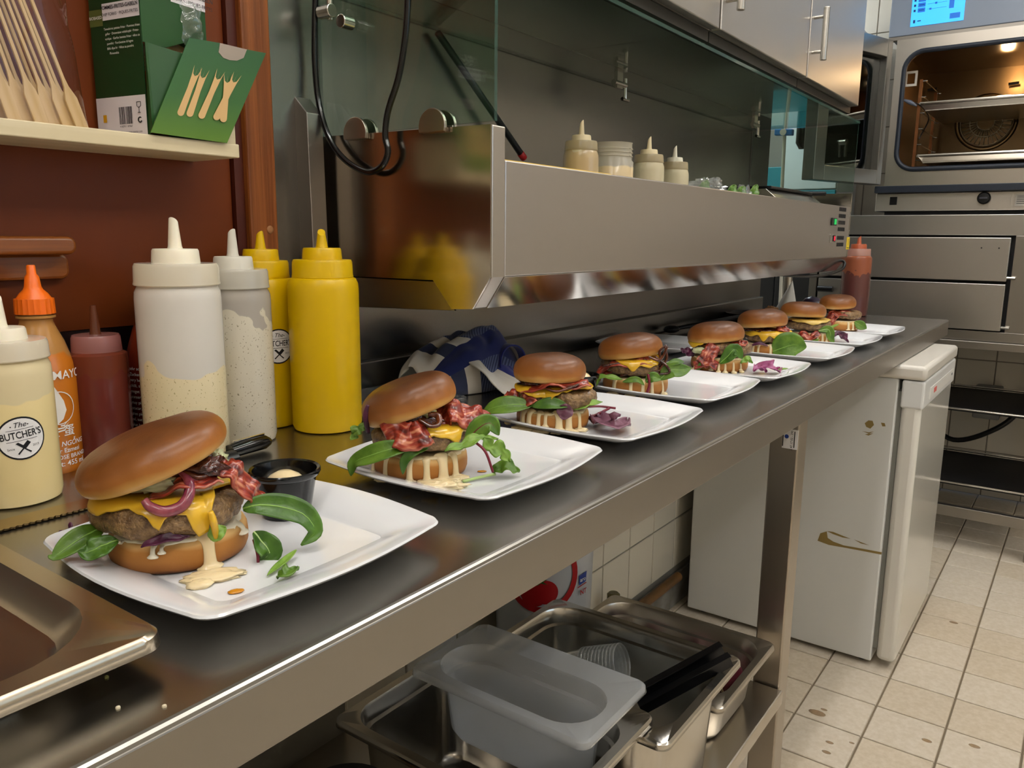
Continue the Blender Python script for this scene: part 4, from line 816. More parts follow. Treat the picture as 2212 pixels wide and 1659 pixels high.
for txt, s_, u, v, mm, bo in (('POMMES-FRITES-GABELN', .0062, .065, .1575, M['ink'], .02), ('CHIP FORKS · PIQUES-FRITES', .0054, .064, .149, M['ink'], 0), ('BIOBASED', .0075, .02, .1545, M['inkwhite'], 0), ('HOLZ', .006, .067, .178, M['inkwhite'], .02), ('WOOD', .006, .067, .1725, M['inkwhite'], 0), ('BOIS', .006, .067, .167, M['inkwhite'], 0)):
    lettering('box_print', txt, s_, (lambda a, c, u=u, v=v: ff(u+a, v+c, .0016)), mm, bt, world=True, bold=bo)
b = MB(); b.tube([sf(.0675+a_, .031+c_, .0015) for a_, c_ in ((-.003, .004), (-.003, 0), (-.001, -.0015), (.001, -.0015), (.003, 0), (.003, .004), (-.003, .004))], .0003, 4); b.tube([sf(.0675, .0295, .0015), sf(.0675, .024, .0015)], .0003, 4); b.tube([sf(.0655, .024, .0015), sf(.0695, .024, .0015)], .0003, 4); b.build('food_safe_mark', M['ink'], bp, world=True)
b = MB(); b.tube([sf(.068+.0026*math.cos(a_), .0165+.0026*math.sin(a_), .0015) for a_ in [.9+.45*k for k in range(12)]], .0007, 5); b.build('recycling_mark', M['ink'], bp, world=True)
# wood mark square and bamboo picture
for fn, u, v in ((sf, .069, .1575), (ff, .079, .1725)):
    P = [fn(u+a, v+c, .0016) for a, c in ((-.006, -.0065), (.006, -.0065), (.006, .0065), (-.006, .0065), (-.006, -.0065))]; b = MB(); b.tube(P, .0003, 4); b.tube([fn(u-.003, v-.002, .0016), fn(u+.003, v+.002, .0016)], .0018, 6, flat=.4); b.build('wood_mark', M['inkwhite'], bt, world=True)
b = MB(); b.add([sf(.002, .205, .0012), sf(.012, .205, .0012), sf(.047, .1405, .0012), sf(.041, .1405, .0012)], [(0, 1, 2, 3)]); b.build('bamboo_print', mat('bamboo green print', '#5f8a2c', .4, var='#8fae55', vscale=(40, 40, 90)), bt, world=True)
# torn flap, side wing, forks inside
FX_ = -.8285
def fp(x, y, e=0.0): return onx(x, y, FX_+e)
b = MB(); notch = [(574, 115), (533, 107), (526, 125), (512, 131), (496, 130), (482, 125), (472, 113), (475, 93), (408, 82)]
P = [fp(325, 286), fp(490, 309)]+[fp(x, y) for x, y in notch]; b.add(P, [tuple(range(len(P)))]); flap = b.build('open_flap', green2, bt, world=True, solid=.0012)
b = MB(); q = [(475, 93), (533, 107), (526, 125), (512, 131), (496, 130), (482, 125), (472, 113)]; b.add([fp(x, y, .0008) for x, y in q], [tuple(range(len(q)))]); b.build('torn_paper', mat('grey torn card', '#9c8f84', .8), flap, world=True, solid=.0008)
b = MB(); b.add([Pb(0, 0, .0), Pb(-.004, .0, .095), Pb(-.004, .026, .093), fp(404, 118, -.003), fp(330, 284, -.003)], [(0, 1, 2, 3, 4)]); b.build('side_wing', green, bt, world=True, solid=.001)
def forkpoly(b0, t0, w):
    a = Vector(b0); c = Vector(t0); d = c-a; L_ = d.length; d = d/L_; n_ = Vector((-d.y, d.x)); P = []
    for k in range(9): q = PI+PI*k/8; P.append(a+d*(w*.5)+n_*(w*.5*math.cos(q))+d*(w*.5*math.sin(q)))
    for s_, u in ((.40, .55), (.48, .8), (.62, 1.0), (.36, .84), (0, .80), (.0, .97), (-.02, .80), (-.36, .84), (-.62, 1.0), (-.48, .8), (-.40, .55)): P.append(a+d*(L_*u)+n_*(w*s_))
    return P
for k, (b0, t0) in enumerate((((388, 250), (429, 143)), ((408, 252), (444, 148)), ((433, 256), (478, 151)), ((465, 259), (514, 158)), ((482, 264), (493, 158)))):
    P = forkpoly(b0, t0, 15); b = MB(); V = [fp(q.x, q.y, .001+.0003*k) for q in P]; bm_ = V
    me_ = [tuple(range(10))+(18, 19), (10, 11, 12, 13), (10, 13, 14, 16, 17, 18), (13, 14, 14)][:0]
    b.add(V, [(0, 1, 2, 3, 4, 5, 6, 7, 8, 9, 19), (9, 10, 18, 19), (10, 11, 12), (10, 12, 13), (13, 14, 15), (10, 13, 15, 16, 18), (16, 17, 18)]); b.build('fork_print', M['forkwood'], flap, world=True)
for k in range(6):
    c = Pb(.012+.006*k, .045, .098-.004*k); t = thing('chip_fork', 'birch wood chip forks lying in the open green box', 'fork', tuple(c), 0, 'forks inside the green box')
    b = MB(); P = [Vector((-.004+.001*k, -.035, -.01)), Vector((0, -.02, .0)), Vector((0, .005, .003)), Vector((0, .03, -.004))]; b.tube(bez(P, 4), .0045, 8, flat=.25, up=(1, 0, 0)); b.build('fork', M['bamboo'], t, smooth=True)
b = MB()
def bagf(u, v): n_ = noise.noise(Vector((u*5, v*5, 2.2))); return Pb(-.004-.010*math.sin(PI*u)*math.sin(PI*v)-.006*n_, .05+.028*u, .148-.045*v+.004*n_)
b.grid(bagf, 14, 14); solo('plastic_liner', b, wrap, 'clear plastic liner poking out of the green fork box', 'liner', smooth=True)
# skewers
skp = [(6, 247, -.868, .20), (30, 249, -.858, .2), (56, 251, -.862, .21), (88, 254, -.856, .23), (118, 258, -.866, .25), (148, 262, -.862, .26), (176, 264, -.858, .27), (-20, 245, -.862, .18), (104, 256, -.880, .24), (134, 260, -.884, .26), (70, 252, -.882, .22), (40, 249, -.886, .2), (160, 262, -.886, .27), (16, 247, -.89, .18)]
poly = [(-.0062, 0), (.0062, 0), (.0062, .03), (.0024, .042), (.0016, .05), (.0013, .25), (-.0013, .25), (-.0016, .05), (-.0024, .042), (-.0062, .03)]
proto = None
order = ['near', 'second', 'third', 'fourth']
for k, (x, y, X, ln) in enumerate(skp):
    p = onx(x, y, X); loc = (p.x, p.y, 1.2128); rot = (ln*1.12, 0.02*(k % 3-1), 0)
    rot = (ln+.05, 0, PI/2*0)
    lab_s = 'bamboo skewer half hidden behind the front row in the clear bag' if k > 7 else 'bamboo paddle skewer in the clear bag, %s in the front row' % ['third from the left', 'fourth from the left', 'middle one', 'fourth from the right', 'third from the right', 'second from the right', 'rightmost', 'leftmost'][k]
    if proto is None:
        proto = thing('paddle_skewer', lab_s, 'skewer', loc, 0, 'bamboo skewers in the clear bag', rot=rot)
        b = MB(); b.prism([(0, u*1.0, v) for u, v in poly], (.0028, 0, 0)); b.build('stick', M['bamboo'], proto, bevel=.0004)
    else: dup(proto, loc, rot=rot, label=lab_s)
bagm = clear('thin clear bag', '#f2f0f2', rough=.05, fres=1.35)
pr = onx(194, 262, -.85).y; b = MB()
def bg(u, v):
    a = 2*PI*u; w = .038+.004*math.sin(3*a); n_ = noise.noise(Vector((math.cos(a)*1.6, math.sin(a)*1.6, v*4)))
    sh_ = -.02*v; cy_ = pr-.085+sh_; cx_ = -.874
    sx_ = abs(math.cos(a))**.5*math.copysign(1, math.cos(a)); sy_ = abs(math.sin(a))**.5*math.copysign(1, math.sin(a))
    return Vector((cx_+.033*sx_+.004*n_, cy_+.085*sy_+.006*n_, 1.2131+.25*v))
b.grid(bg, 60, 26, cu=True); solo('plastic_bag', b, bagm, 'clear plastic bag around the bamboo skewers on the shelf', 'bag', smooth=True)
# ================================================================ KNIVES
k0, k1 = onz(-60, 1152, .866), onz(330, 1052, .866); dv = (k1-k0).normalized(); nv = Vector((-dv.y, dv.x, 0))
kt = thing('bread_knife', 'long serrated bread knife lying in front of the sauce bottles', 'knife', tuple(Vector((k0.x, k0.y, ZC))))
b = MB(); L_ = (k1-k0).length; pts = []; ns = 60
for i in range(ns+1): s_ = L_*i/ns; pts.append(k0+dv*s_-nv*(.0 if i % 2 else .0022))
top = [k0+dv*(L_*i/6)+nv*.026 for i in range(7)][::-1]
P = [Vector((q.x, q.y, ZC+.0012)) for q in pts+top]; b.prism(P, (0, 0, .0016)); b.build('blade', mat('bronze tinted blade', '#a8946e', .2, 1), kt, world=True)
h0 = k1+nv*.012; b = MB(); b.tube([Vector((q.x, q.y, ZC+.011)) for q in (h0, h0+dv*.03, h0+dv*.1)], [.009, .0105, .011], 10, flat=.8); b.build('handle', M['black'], kt, world=True, smooth='auto')
ha, hb_ = onz(504, 968, .872), onz(580, 948, .872)
kt = thing('kitchen_knife', 'kitchen knife with black riveted handle poking out beside the cream bottle', 'knife', (ha.x, ha.y, ZC)); dv = (hb_-ha).normalized()
b = MB(); b.tube([Vector((q.x, q.y, ZC+z)) for q, z in ((ha-dv*.005, .009), (ha+dv*.02, .0105), (hb_-dv*.008, .0105), (hb_, .009))], [.009, .0105, .0105, .006], 12, flat=.85); b.build('handle', M['blackgloss'], kt, world=True, smooth='auto')
b = MB(); nv = Vector((-dv.y, dv.x, 0)); b.tube([Vector((q.x, q.y, ZC+.0195)) for q in (ha+nv*.0, hb_-dv*.006)], .0011, 5); b.build('tang', M['chrome'], kt, world=True)
b = MB(); b.prism([Vector((q.x, q.y, ZC+.008)) for q in (ha-dv*.004-nv*.006, ha-dv*.03-nv*.004, ha-dv*.036+nv*.006, ha-dv*.004+nv*.007)], (0, 0, .0016)); b.build('blade', M['chrome'], kt, world=True)
# ================================================================ PANS
M['pan_tray'] = mat('used tray steel', '#c4b8a4', .27, 1)
def rloop(x0, x1, y0, y1, r, z, n=7):
    P = []
    for cx_, cy_, a0 in ((x1-r, y1-r, 0), (x0+r, y1-r, 90), (x0+r, y0+r, 180), (x1-r, y0+r, 270)):
        for k in range(n+1): an = math.radians(a0+90*k/n); P.append(Vector((cx_+r*math.cos(an), cy_+r*math.sin(an), z)))
    return P
def gnpan(name, lab, cat, x0, x1, y0, y1, zr, dep, mm, fl=.014, rc=.045, taper=.008, solid=.0012, group=None, step=True, ro=.014, ins=None):
    b = MB(); i0, i1, j0, j1 = ins or (fl, fl, fl, fl)
    X0, X1, Y0, Y1 = x0+i0, x1-i1, y0+j0, y1-j1
    loops = [rloop(x0-.001, x1+.001, y0-.001, y1+.001, ro, zr-.009), rloop(x0, x1, y0, y1, ro, zr-.002), rloop(x0+.002, x1-.002, y0+.002, y1-.002, ro, zr),
             rloop(X0-.002, X1+.002, Y0-.002, Y1+.002, rc+.002, zr), rloop(X0, X1, Y0, Y1, rc, zr-.003)]
    if step and dep > .05: loops += [rloop(X0+.001, X1-.001, Y0+.001, Y1-.001, rc, zr-.024), rloop(X0+.005, X1-.005, Y0+.005, Y1-.005, rc-.002, zr-.027)]
    t_ = taper; rb = min(.014, dep*.4)
    loops += [rloop(X0+t_, X1-t_, Y0+t_, Y1-t_, rc-.004, zr-dep+rb), rloop(X0+t_+rb*.35, X1-t_-rb*.35, Y0+t_+rb*.35, Y1-t_-rb*.35, rc-.006, zr-dep+rb*.3), rloop(X0+t_+rb, X1-t_-rb, Y0+t_+rb, Y1-t_-rb, rc-.01, zr-dep)]
    n = len(loops[0]); V = [p for l in loops for p in l]; F = []
    for k in range(len(loops)-1):
        for i in range(n): j = (i+1) % n; F.append((k*n+i, k*n+j, (k+1)*n+j, (k+1)*n+i))
    F.append(tuple((len(loops)-1)*n+i for i in range(n)))
    b.add(V, F); return solo(name, b, mm, lab, cat, group, smooth='auto', solid=solid)
gnpan('gastronorm_tray', 'shallow steel gastronorm tray in the near left corner of the worktop', 'tray', -.742, -.411, -.3, .227, .8835, .021, M['pan_tray'], fl=.018, rc=.06, step=False, solid=.0012)
# empty-ish crumbs on worktop
for k, (x, y) in enumerate(((230, 1464), (355, 1527), (255, 1530), (612, 1262), (1190, 1000), (835, 905))):
    p = onz(x, y, ZC); b = MB(); b.lathe([(.0013, 0), (.0012, .001), (0, .0016)], 6, p); solo('crumb', b, mat('crumb %d' % k, '#8a8a50' if k == 0 else '#cfc4a8', .6), ['green herb crumb on the bare worktop near the tray', 'pale crumb on the worktop below the nearest plate', 'tiny pale crumb near the front edge of the worktop', 'crumb just under the nearest plate corner', 'crumb between the second and third plates', 'crumb beside the yellow bottle base'][k], 'crumb', 'crumbs on the worktop')
# ================================================================ TOWEL
tw = mat('checked tea towel', '#d8d2c6', .9)
def towelmat():
    m = tw; nt = m.node_tree; N = nt.nodes; L = nt.links; b = N['Principled BSDF']; b.inputs['Sheen Weight'].default_value = .3
    tc = N.new('ShaderNodeTexCoord'); sp = N.new('ShaderNodeSeparateXYZ'); L.new(tc.outputs['UV'], sp.inputs[0])
    def band(out, lo, hi):
        a = N.new('ShaderNodeMath'); a.operation = 'GREATER_THAN'; a.inputs[1].default_value = lo; L.new(out, a.inputs[0]); c = N.new('ShaderNodeMath'); c.operation = 'LESS_THAN'; c.inputs[1].default_value = hi; L.new(out, c.inputs[0])
        mm = N.new('ShaderNodeMath'); mm.operation = 'MULTIPLY'; L.new(a.outputs[0], mm.inputs[0]); L.new(c.outputs[0], mm.inputs[1]); return mm.outputs[0]
    cur = None; col = (*srgb('#d2ccc0'), 1)
    wv = N.new('ShaderNodeTexWave'); wv.inputs['Scale'].default_value = 26; wv.bands_direction = 'DIAGONAL'; L.new(tc.outputs['UV'], wv.inputs['Vector'])
    stripe = N.new('ShaderNodeMix'); stripe.data_type = 'RGBA'; stripe.inputs['A'].default_value = (*srgb('#16234f'), 1); stripe.inputs['B'].default_value = (*srgb('#5d688c'), 1); L.new(wv.outputs[1], stripe.inputs['Factor'])
    for o, lo, hi, c in ((sp.outputs[0], .12, .2, '#2b3350'), (sp.outputs[0], .3, .72, None), (sp.outputs[0], .86, 1.01, '#0f1c6e'), (sp.outputs[1], .72, .9, '#101f5c'), (sp.outputs[1], -.1, .13, '#d8d3c8')):
        mx = N.new('ShaderNodeMix'); mx.data_type = 'RGBA'; L.new(band(o, lo, hi), mx.inputs['Factor'])
        if cur is None: mx.inputs['A'].default_value = col
        else: L.new(cur, mx.inputs['A'])
        if c: mx.inputs['B'].default_value = (*srgb(c), 1)
        else: L.new(stripe.outputs['Result'], mx.inputs['B'])
        cur = mx.outputs['Result']
    L.new(cur, b.inputs['Base Color'])
towelmat()
tt = thing('tea_towel', 'crumpled blue and white tea towel lying against the backsplash', 'towel', (-.84, 1.06, ZC))
# bunched body: heightfield with folds
b = MB(); uv = []
NU, NV = 64, 44
def tf(u, v):
    # u along y .905..1.19, v across x
    y = .905+.27*u; a = (v-.5)*2
    env = math.sin(PI*min(1, max(0, u*.92+.06)))**.55
    wid = .058*(.55+.45*env)
    fold = .011*math.sin(9*u+5*v+2.2*noise.noise(Vector((u*3, v*2, 0))))+.012*noise.noise(Vector((u*6, v*5, 1)))+.006*noise.noise(Vector((u*13, v*9, 4)))
    h = .098*env*(1-abs(a)**2.6)**.8*(1-.42*max(0, u-.45)/.55)
    h = max(0, h+fold*(1-abs(a)**4)*env)
    x = -.846+wid*a*1.05+.012*noise.noise(Vector((u*5, v*3, 7)))+.03*u
    return Vector((max(x, -.912), y+.012*noise.noise(Vector((u*4, v*6, 9))), ZC+.0015+h))
b.grid(tf, NU, NV)
b.uv = [(i/NU, j/NV) for j in range(NV+1) for i in range(NU+1)]
b.build('bunched_cloth', tw, tt, world=True, smooth=True, solid=.002)
# rolled end
b = MB(); NU, NV = 40, 40
c0, c1 = onz(1085, 838, ZC+.035)+Vector((-.045, -.0, 0)), onz(1128, 822, ZC+.035)
c0 = Vector((-.835, 1.075, ZC+.040)); c1 = Vector((-.765, 1.055, ZC+.040))
ax = (c1-c0).normalized(); s1 = Vector((-ax.y, ax.x, 0)); 
def rf(u, v):
    turns = 1.35; a = -2.2+2*PI*turns*u; rad = .036-.009*u+.0025*noise.noise(Vector((v*3, u*6, 1))); p = c0.lerp(c1, v)
    return p+s1*(rad*math.cos(a)*.85)+Vector((0, 0, rad*math.sin(a)*1.02))+ax*(.007*noise.noise(Vector((u*5, 0, 3))))
b.grid(rf, NU, NV); b.uv = [(.45+.55*j/NV, .2+.5*i/NU) for j in range(NV+1) for i in range(NU+1)]
b.build('rolled_end', tw, tt, world=True, smooth=True, solid=.0025)
b = MB()
def df_(u, v): return Vector((-.80+.085*v+.008*noise.noise(Vector((u*4, v*3, 2))), .965+.095*u, ZC+.003+.05*(1-v)**1.3*(1-.3*u)+.010*math.sin(8*u+3*v)*(1-.5*v)+.006))
b.grid(df_, 30, 24); b.uv = [(.02+.1*i/30 if i < 15 else .8+.2*(i-15)/15, .02+.1*j/24 if i < 18 else .3) for j in range(25) for i in range(31)]
b.build('draped_corner', tw, tt, world=True, smooth=True, solid=.002)
# clear tray behind the yellow bottle
b = MB(); P0 = onz(785, 862, ZC+.012)
cl = clear('clear plastic tub', '#e9ecec', opac=.06, rough=.05, fres=1.6)
gnpan('clear_plastic_tray', 'flat clear plastic tray lying behind the second plate', 'tray', -.90, -.735, .765, .905, ZC+.014, .0125, cl, fl=.008, rc=.02, step=False, solid=.001)
# ================================================================ PLATES
def ploop(h, r, bul, z, n=6, m=10):
    """rounded square with sides bulging outwards"""
    P = []; H = h-bul
    cs = [(H-r, H-r, 0), (-(H-r), H-r, 90), (-(H-r), -(H-r), 180), (H-r, -(H-r), 270)]
    for q, (cx_, cy_, a0) in enumerate(cs):
        for k in range(n+1): an = math.radians(a0+90*k/n); P.append([cx_+r*math.cos(an), cy_+r*math.sin(an)])
        nx = cs[(q+1) % 4]; a = math.radians(a0+90); s = (cx_+r*math.cos(a), cy_+r*math.sin(a)); e = (nx[0]+r*math.cos(a), nx[1]+r*math.sin(a))
        for k in range(1, m):
            t = k/m; P.append([s[0]+(e[0]-s[0])*t+math.cos(a)*bul*math.sin(PI*t), s[1]+(e[1]-s[1])*t+math.sin(a)*bul*math.sin(PI*t)])
    return [Vector((x, y, z)) for x, y in P]
def plate_mesh(h):
    L_ = [ploop(h*.50, .012, .002, .001), ploop(h*.56, .012, .002, 0), ploop(h*.60, .013, .003, .002), ploop(h*.8, .016, .006, .008), ploop(h*.985, .018, .010, .0165), ploop(h*.998, .018, .010, .0185), ploop(h*.99, .018, .010, .020), ploop(h*.965, .018, .0095, .0198), ploop(h*.8, .014, .006, .0135), ploop(h*.66, .010, .003, .0088), ploop(h*.645, .009, .0028, .0070), ploop(h*.62, .009, .0025, .0066), ploop(h*.3, .006, .001, .0064)]
    b = MB(); n = len(L_[0]); b.add([p for l in L_ for p in l], [(k*n+i, k*n+(i+1) % n, (k+1)*n+(i+1) % n, (k+1)*n+i) for k in range(len(L_)-1) for i in range(n)]+[tuple(range(n))[::-1], tuple((len(L_)-1)*n+i for i in range(n))])
    return b
PZ = ZC+.0066
pl_lab = ['square white plate with the nearest burger and the black sauce cup', 'square white plate, second from the camera, under the burger with bacon and rocket', 'square white plate, third from the camera, with purple lettuce beside the burger', 'square white plate, fourth from the camera, empty on its right half', 'square white plate, fifth from the camera, with a bright magenta lettuce scrap', 'square white plate, sixth from the camera, under the burger with one large round leaf', 'square white plate, seventh from the camera, with dark purple lettuce', 'square white plate farthest along the worktop, under the last burger']
pc = [(-.519, .361, .1215, .0), (-.523, .64, .121, .02), (-.52, .908, .121, -.01), (-.535, 1.184, .121, .01), (-.519, 1.425, .118, .0), (-.512, 1.715, .121, .0), (-.511, 1.985, .121, .0), (-.505, 2.235, .121, .0)]
pm = None
for k, (x, y, h, rz) in enumerate(pc):
    if pm is None:
        o = plate_mesh(h).build('dinner_plate', M['porc'], None, smooth='auto'); pm = o
    else: o = pm.copy(); COL.objects.link(o)
    o.location = (x, y, ZC); o.rotation_euler = (0, 0, rz); setp(o, pl_lab[k], 'plate', 'square plates in the row')
    if h != .1215: o.scale = (h/.1215, h/.1215, 1)
o = pm.copy(); COL.objects.link(o); o.location = (-.79, 1.64, ZC); o.rotation_euler = (0, 0, .05); o.scale = (.95, .95, 1); setp(o, 'empty square white plate against the backsplash behind the fourth burger', 'plate')
if 'group' in o: del o['group']
# ================================================================ FOOD MATERIALS
def bunmat(nm, stops, dark=None):
    m = mat(nm, '#9a5a22', .4, spec=.4, coat=.16, bump=.35, bscale=150, bdist=.0008); ramp_z(m, stops, nz=.013, nscale=26); m.node_tree.nodes['Principled BSDF'].inputs['Coat Roughness'].default_value = .25; return m
M['bun'] = bunmat('glazed bun', [(0, '#d8b072'), (.004, '#c8964c'), (.010, '#a3652b'), (.018, '#855022'), (.027, '#6c3e18'), (.0345, '#4f2b11')])
M['bunb'] = bunmat('bun base', [(0, '#5a3010'), (.002, '#8f5824'), (.009, '#a56c30'), (.018, '#ac7434'), (.0225, '#cda468')])
M['bunb'].node_tree.nodes['Principled BSDF'].inputs['Roughness'].default_value = .6; M['bunb'].node_tree.nodes['Principled BSDF'].inputs['Coat Weight'].default_value = 0
M['patty'] = mat('grilled minced beef', '#8f7048', .42, var='#4f351d', vscale=150, bump=.9, bscale=330, spec=.6, coat=.15, bdist=.003, vlo=.3, vhi=.62)
M['char'] = mat('charred beef', '#3a2212', .3, var='#160c08', vscale=200, bump=.8, bscale=300, coat=.4, bdist=.002)
M['cheese'] = mat('melted cheddar', '#dcb02c', .25, coat=.3, sss=.1, var='#cd9f1e', vscale=40)
M['sauce'] = mat('cream burger sauce', '#e3cfa4', .2, coat=.3, sss=.15)
M['slaw'] = mat('white slaw sauce', '#e9e2cc', .3, coat=.2)
M['leaf'] = mat('green leaf', '#5d7f26', .36, var='#426518', vscale=60, spec=.5, bump=.3, bscale=150)
M['leafd'] = mat('dark spinach leaf', '#4a7020', .34, var='#335714', vscale=60, spec=.5, bump=.3, bscale=150)
M['leafl'] = mat('pale rocket leaf', '#7ea040', .4, var='#5c822a', vscale=70, bump=.3, bscale=150)
M['stem'] = mat('pale green stem', '#a8c07a', .4); M['rstem'] = mat('red stem', '#6e1228', .4)
M['vein'] = mat('leaf vein', '#7ea64a', .4)
M['purple'] = mat('purple lettuce', '#5b2340', .4, var='#34132a', vscale=80, bump=.4, bscale=160); M['mag'] = mat('magenta lettuce', '#7e1f52', .4, var='#b06a94', vscale=90)
M['purpl'] = mat('lilac lettuce', '#7c5566', .4, var='#5a2a3c', vscale=70, bump=.4, bscale=160)
def baconmat():
    m = mat('crisp bacon', '#8e2f20', .3, coat=.35, bump=.15, bscale=120); nt = m.node_tree; N = nt.nodes; L = nt.links; b = N['Principled BSDF']; tc = N.new('ShaderNodeTexCoord'); mp = N.new('ShaderNodeMapping'); mp.inputs['Scale'].default_value = (.9, 4.2, 1); L.new(tc.outputs['UV'], mp.inputs[0])
    n_ = N.new('ShaderNodeTexNoise'); n_.inputs['Scale'].default_value = 1.1; L.new(mp.outputs[0], n_.inputs[0]); cr = N.new('ShaderNodeValToRGB'); e = cr.color_ramp.elements; e[0].position = .32; e[0].color = (*srgb('#4e120c'), 1); e[1].position = .68; e[1].color = (*srgb('#d08a68'), 1); q = e.new(.52); q.color = (*srgb('#97311f'), 1); L.new(n_.outputs[0], cr.inputs[0]); L.new(cr.outputs[0], b.inputs['Base Color']); return m
M['bacon'] = baconmat()
M['onion'] = mat('red onion strip', '#6b2238', .25, coat=.5, var='#9a4a55', vscale=90); M['jam'] = mat('dark onion jam', '#2c0d0a', .15, coat=.7, var='#54200f', vscale=120, bump=.4, bscale=200); M['fried'] = mat('fried brown onion', '#6a3012', .22, coat=.5, var='#3c1608', vscale=120)
M['pickle'] = mat('pale pickle', '#d3d3ae', .3, coat=.3, var='#b9c08c', vscale=90)
M['oil'] = mat('amber sauce drop', '#c98412', .12, coat=.5, alpha=.9)
# ================================================================ BURGER PARTS (local frame: -y faces the camera)
def bun_top(par, c, R, tilt, pitch, hs=1.0, seed=0, dents=()):
    prof = [(0, .0006), (.6, .0004), (.86, .0), (.94, .0022), (.985, .0065), (1.0, .0125), (.985, .0185), (.93, .0245), (.83, .0295), (.68, .033), (.5, .0350), (.3, .0358), (.12, .036), (0, .036)]
    b = MB(); n = 56; V = []; F = []
    for r_, z in prof:
        for i in range(n):
            a = 2*PI*i/n; w = 1+.022*noise.noise(Vector((math.cos(a)*1.3, math.sin(a)*1.3, seed)))+.012*noise.noise(Vector((math.cos(a)*4, math.sin(a)*4, seed+z*60)))+.008*noise.noise(Vector((math.cos(a)*11, math.sin(a)*11, seed+z*25)))*(1 if z < .022 else .2)
            zz = z*hs*(1+.05*noise.noise(Vector((r_*math.cos(a)*1.6, r_*math.sin(a)*1.6, seed+5))))
            w2 = 1.0
            for da, dw in dents:
                d_ = math.atan2(math.sin(a-da), math.cos(a-da)); w2 -= dw*math.exp(-(d_/.07)**2)*(1 if .004 < z < .03 else .3)
            V.append(Vector((R*r_*w*w2*math.cos(a), R*r_*w*w2*math.sin(a), zz)))
    for k in range(len(prof)-1):
        for i in range(n): j = (i+1) % n; F.append((k*n+i, k*n+j, (k+1)*n+j, (k+1)*n+i))
    b.add(V, F); o = b.build('bun_top', M['bun'], par, smooth=True, weld=True, sub=1); o.location = c; o.rotation_euler = (pitch, -tilt, 0); return o
def bun_bottom(par, R, h=.0225, seed=0):
    prof = [(0, 0), (.9, 0), (.96, .0016), (.995, .006), (1.0, .012), (.985, .018), (.95, .0215), (.9, .0225), (0, .0225)]
    b = MB(); n = 56; V = []; F = []
    for r_, z in prof:
        for i in range(n): a = 2*PI*i/n; w = 1+.015*noise.noise(Vector((math.cos(a)*1.5, math.sin(a)*1.5, seed+3))); V.append(Vector((R*r_*w*math.cos(a), R*r_*w*math.sin(a), z*h/.0225)))
    for k in range(len(prof)-1):
        for i in range(n): j = (i+1) % n; F.append((k*n+i, k*n+j, (k+1)*n+j, (k+1)*n+i))
    b.add(V, F); return b.build('bun_bottom', M['bunb'], par, smooth=True, weld=True)
def patty(par, c, R, h, tilt=0, seed=0, name='patty'):
    b = MB(); n = 84; m = 26; sd = Vector((seed, seed, seed))
    def f(u, v):
        a = 2*PI*u; e = -PI/2+PI*v
        ce, se = math.cos(e), math.sin(e); rr_ = R*math.copysign(abs(ce)**.42, ce); zz = h/2*math.copysign(abs(se)**.6, se)
        p = Vector((rr_*math.cos(a), rr_*math.sin(a), zz)); k = p*60
        d = .0026*noise.noise(k*.8+sd)+.0019*noise.noise(k*2.2+sd)+.0012*noise.noise(k*5+sd); w = 1+.05*noise.noise(Vector((math.cos(a)*1.4, math.sin(a)*1.4, seed)))
        nn = Vector((math.cos(a)*abs(ce), math.sin(a)*abs(ce), se)); return Vector((p.x*w, p.y*w, p.z))+nn*d
    b.grid(f, n, m, cu=True); o = b.build(name, M['patty'], par, smooth=True, weld=True); o.location = (c[0], c[1], c[2]+h/2); o.rotation_euler = (0, -tilt, 0); return o
def cheese(par, c, R, h, ext, seed=0, tilt=0, mm=None):
    """sheet hugging the patty; ext: list of (deg, metres past the rim)"""
    ext = sorted(ext)
    def E_(d):
        d = (d+180) % 360-180
        pts = [(ext[-1][0]-360, ext[-1][1])]+ext+[(ext[0][0]+360, ext[0][1])]
        for (a, e0), (b_, e1_) in zip(pts, pts[1:]):
            if a <= d <= b_: t = (d-a)/(b_-a); t = t*t*(3-2*t); return e0+(e1_-e0)*t
        return 0
    rc = h*.42
    def surf(s, a):
        if s < R-rc: r_, z = s, h
        elif s < R-rc+rc*PI/2: q = (s-(R-rc))/rc; r_ = R-rc+rc*math.sin(q); z = h-rc+rc*math.cos(q)
        else: r_ = R+.0006; z = h-rc-(s-(R-rc+rc*PI/2))
        return Vector((r_*math.cos(a), r_*math.sin(a), z))
    b = MB()
    def f(u, v):
        a = 2*PI*u; S = max(.004, R+E_(math.degrees(a))+.0015*noise.noise(Vector((math.cos(a)*6, math.sin(a)*6, seed)))); p = surf(S*v, a)
        k = .0018+.0016*noise.noise(p*55+Vector((seed, 0, 0))); q = Vector((p.x, p.y, 0)); q = q.normalized() if q.length > 0 else q
        return p+Vector((0, 0, k))+q*(.0016 if v > .6 else 0)
    b.grid(f, 96, 30, cu=True); o = b.build('cheese', mm or M['cheese'], par, smooth=True, solid=.0022, weld=True); o.location = (c[0], c[1], c[2]); o.rotation_euler = (0, -tilt, 0); return o
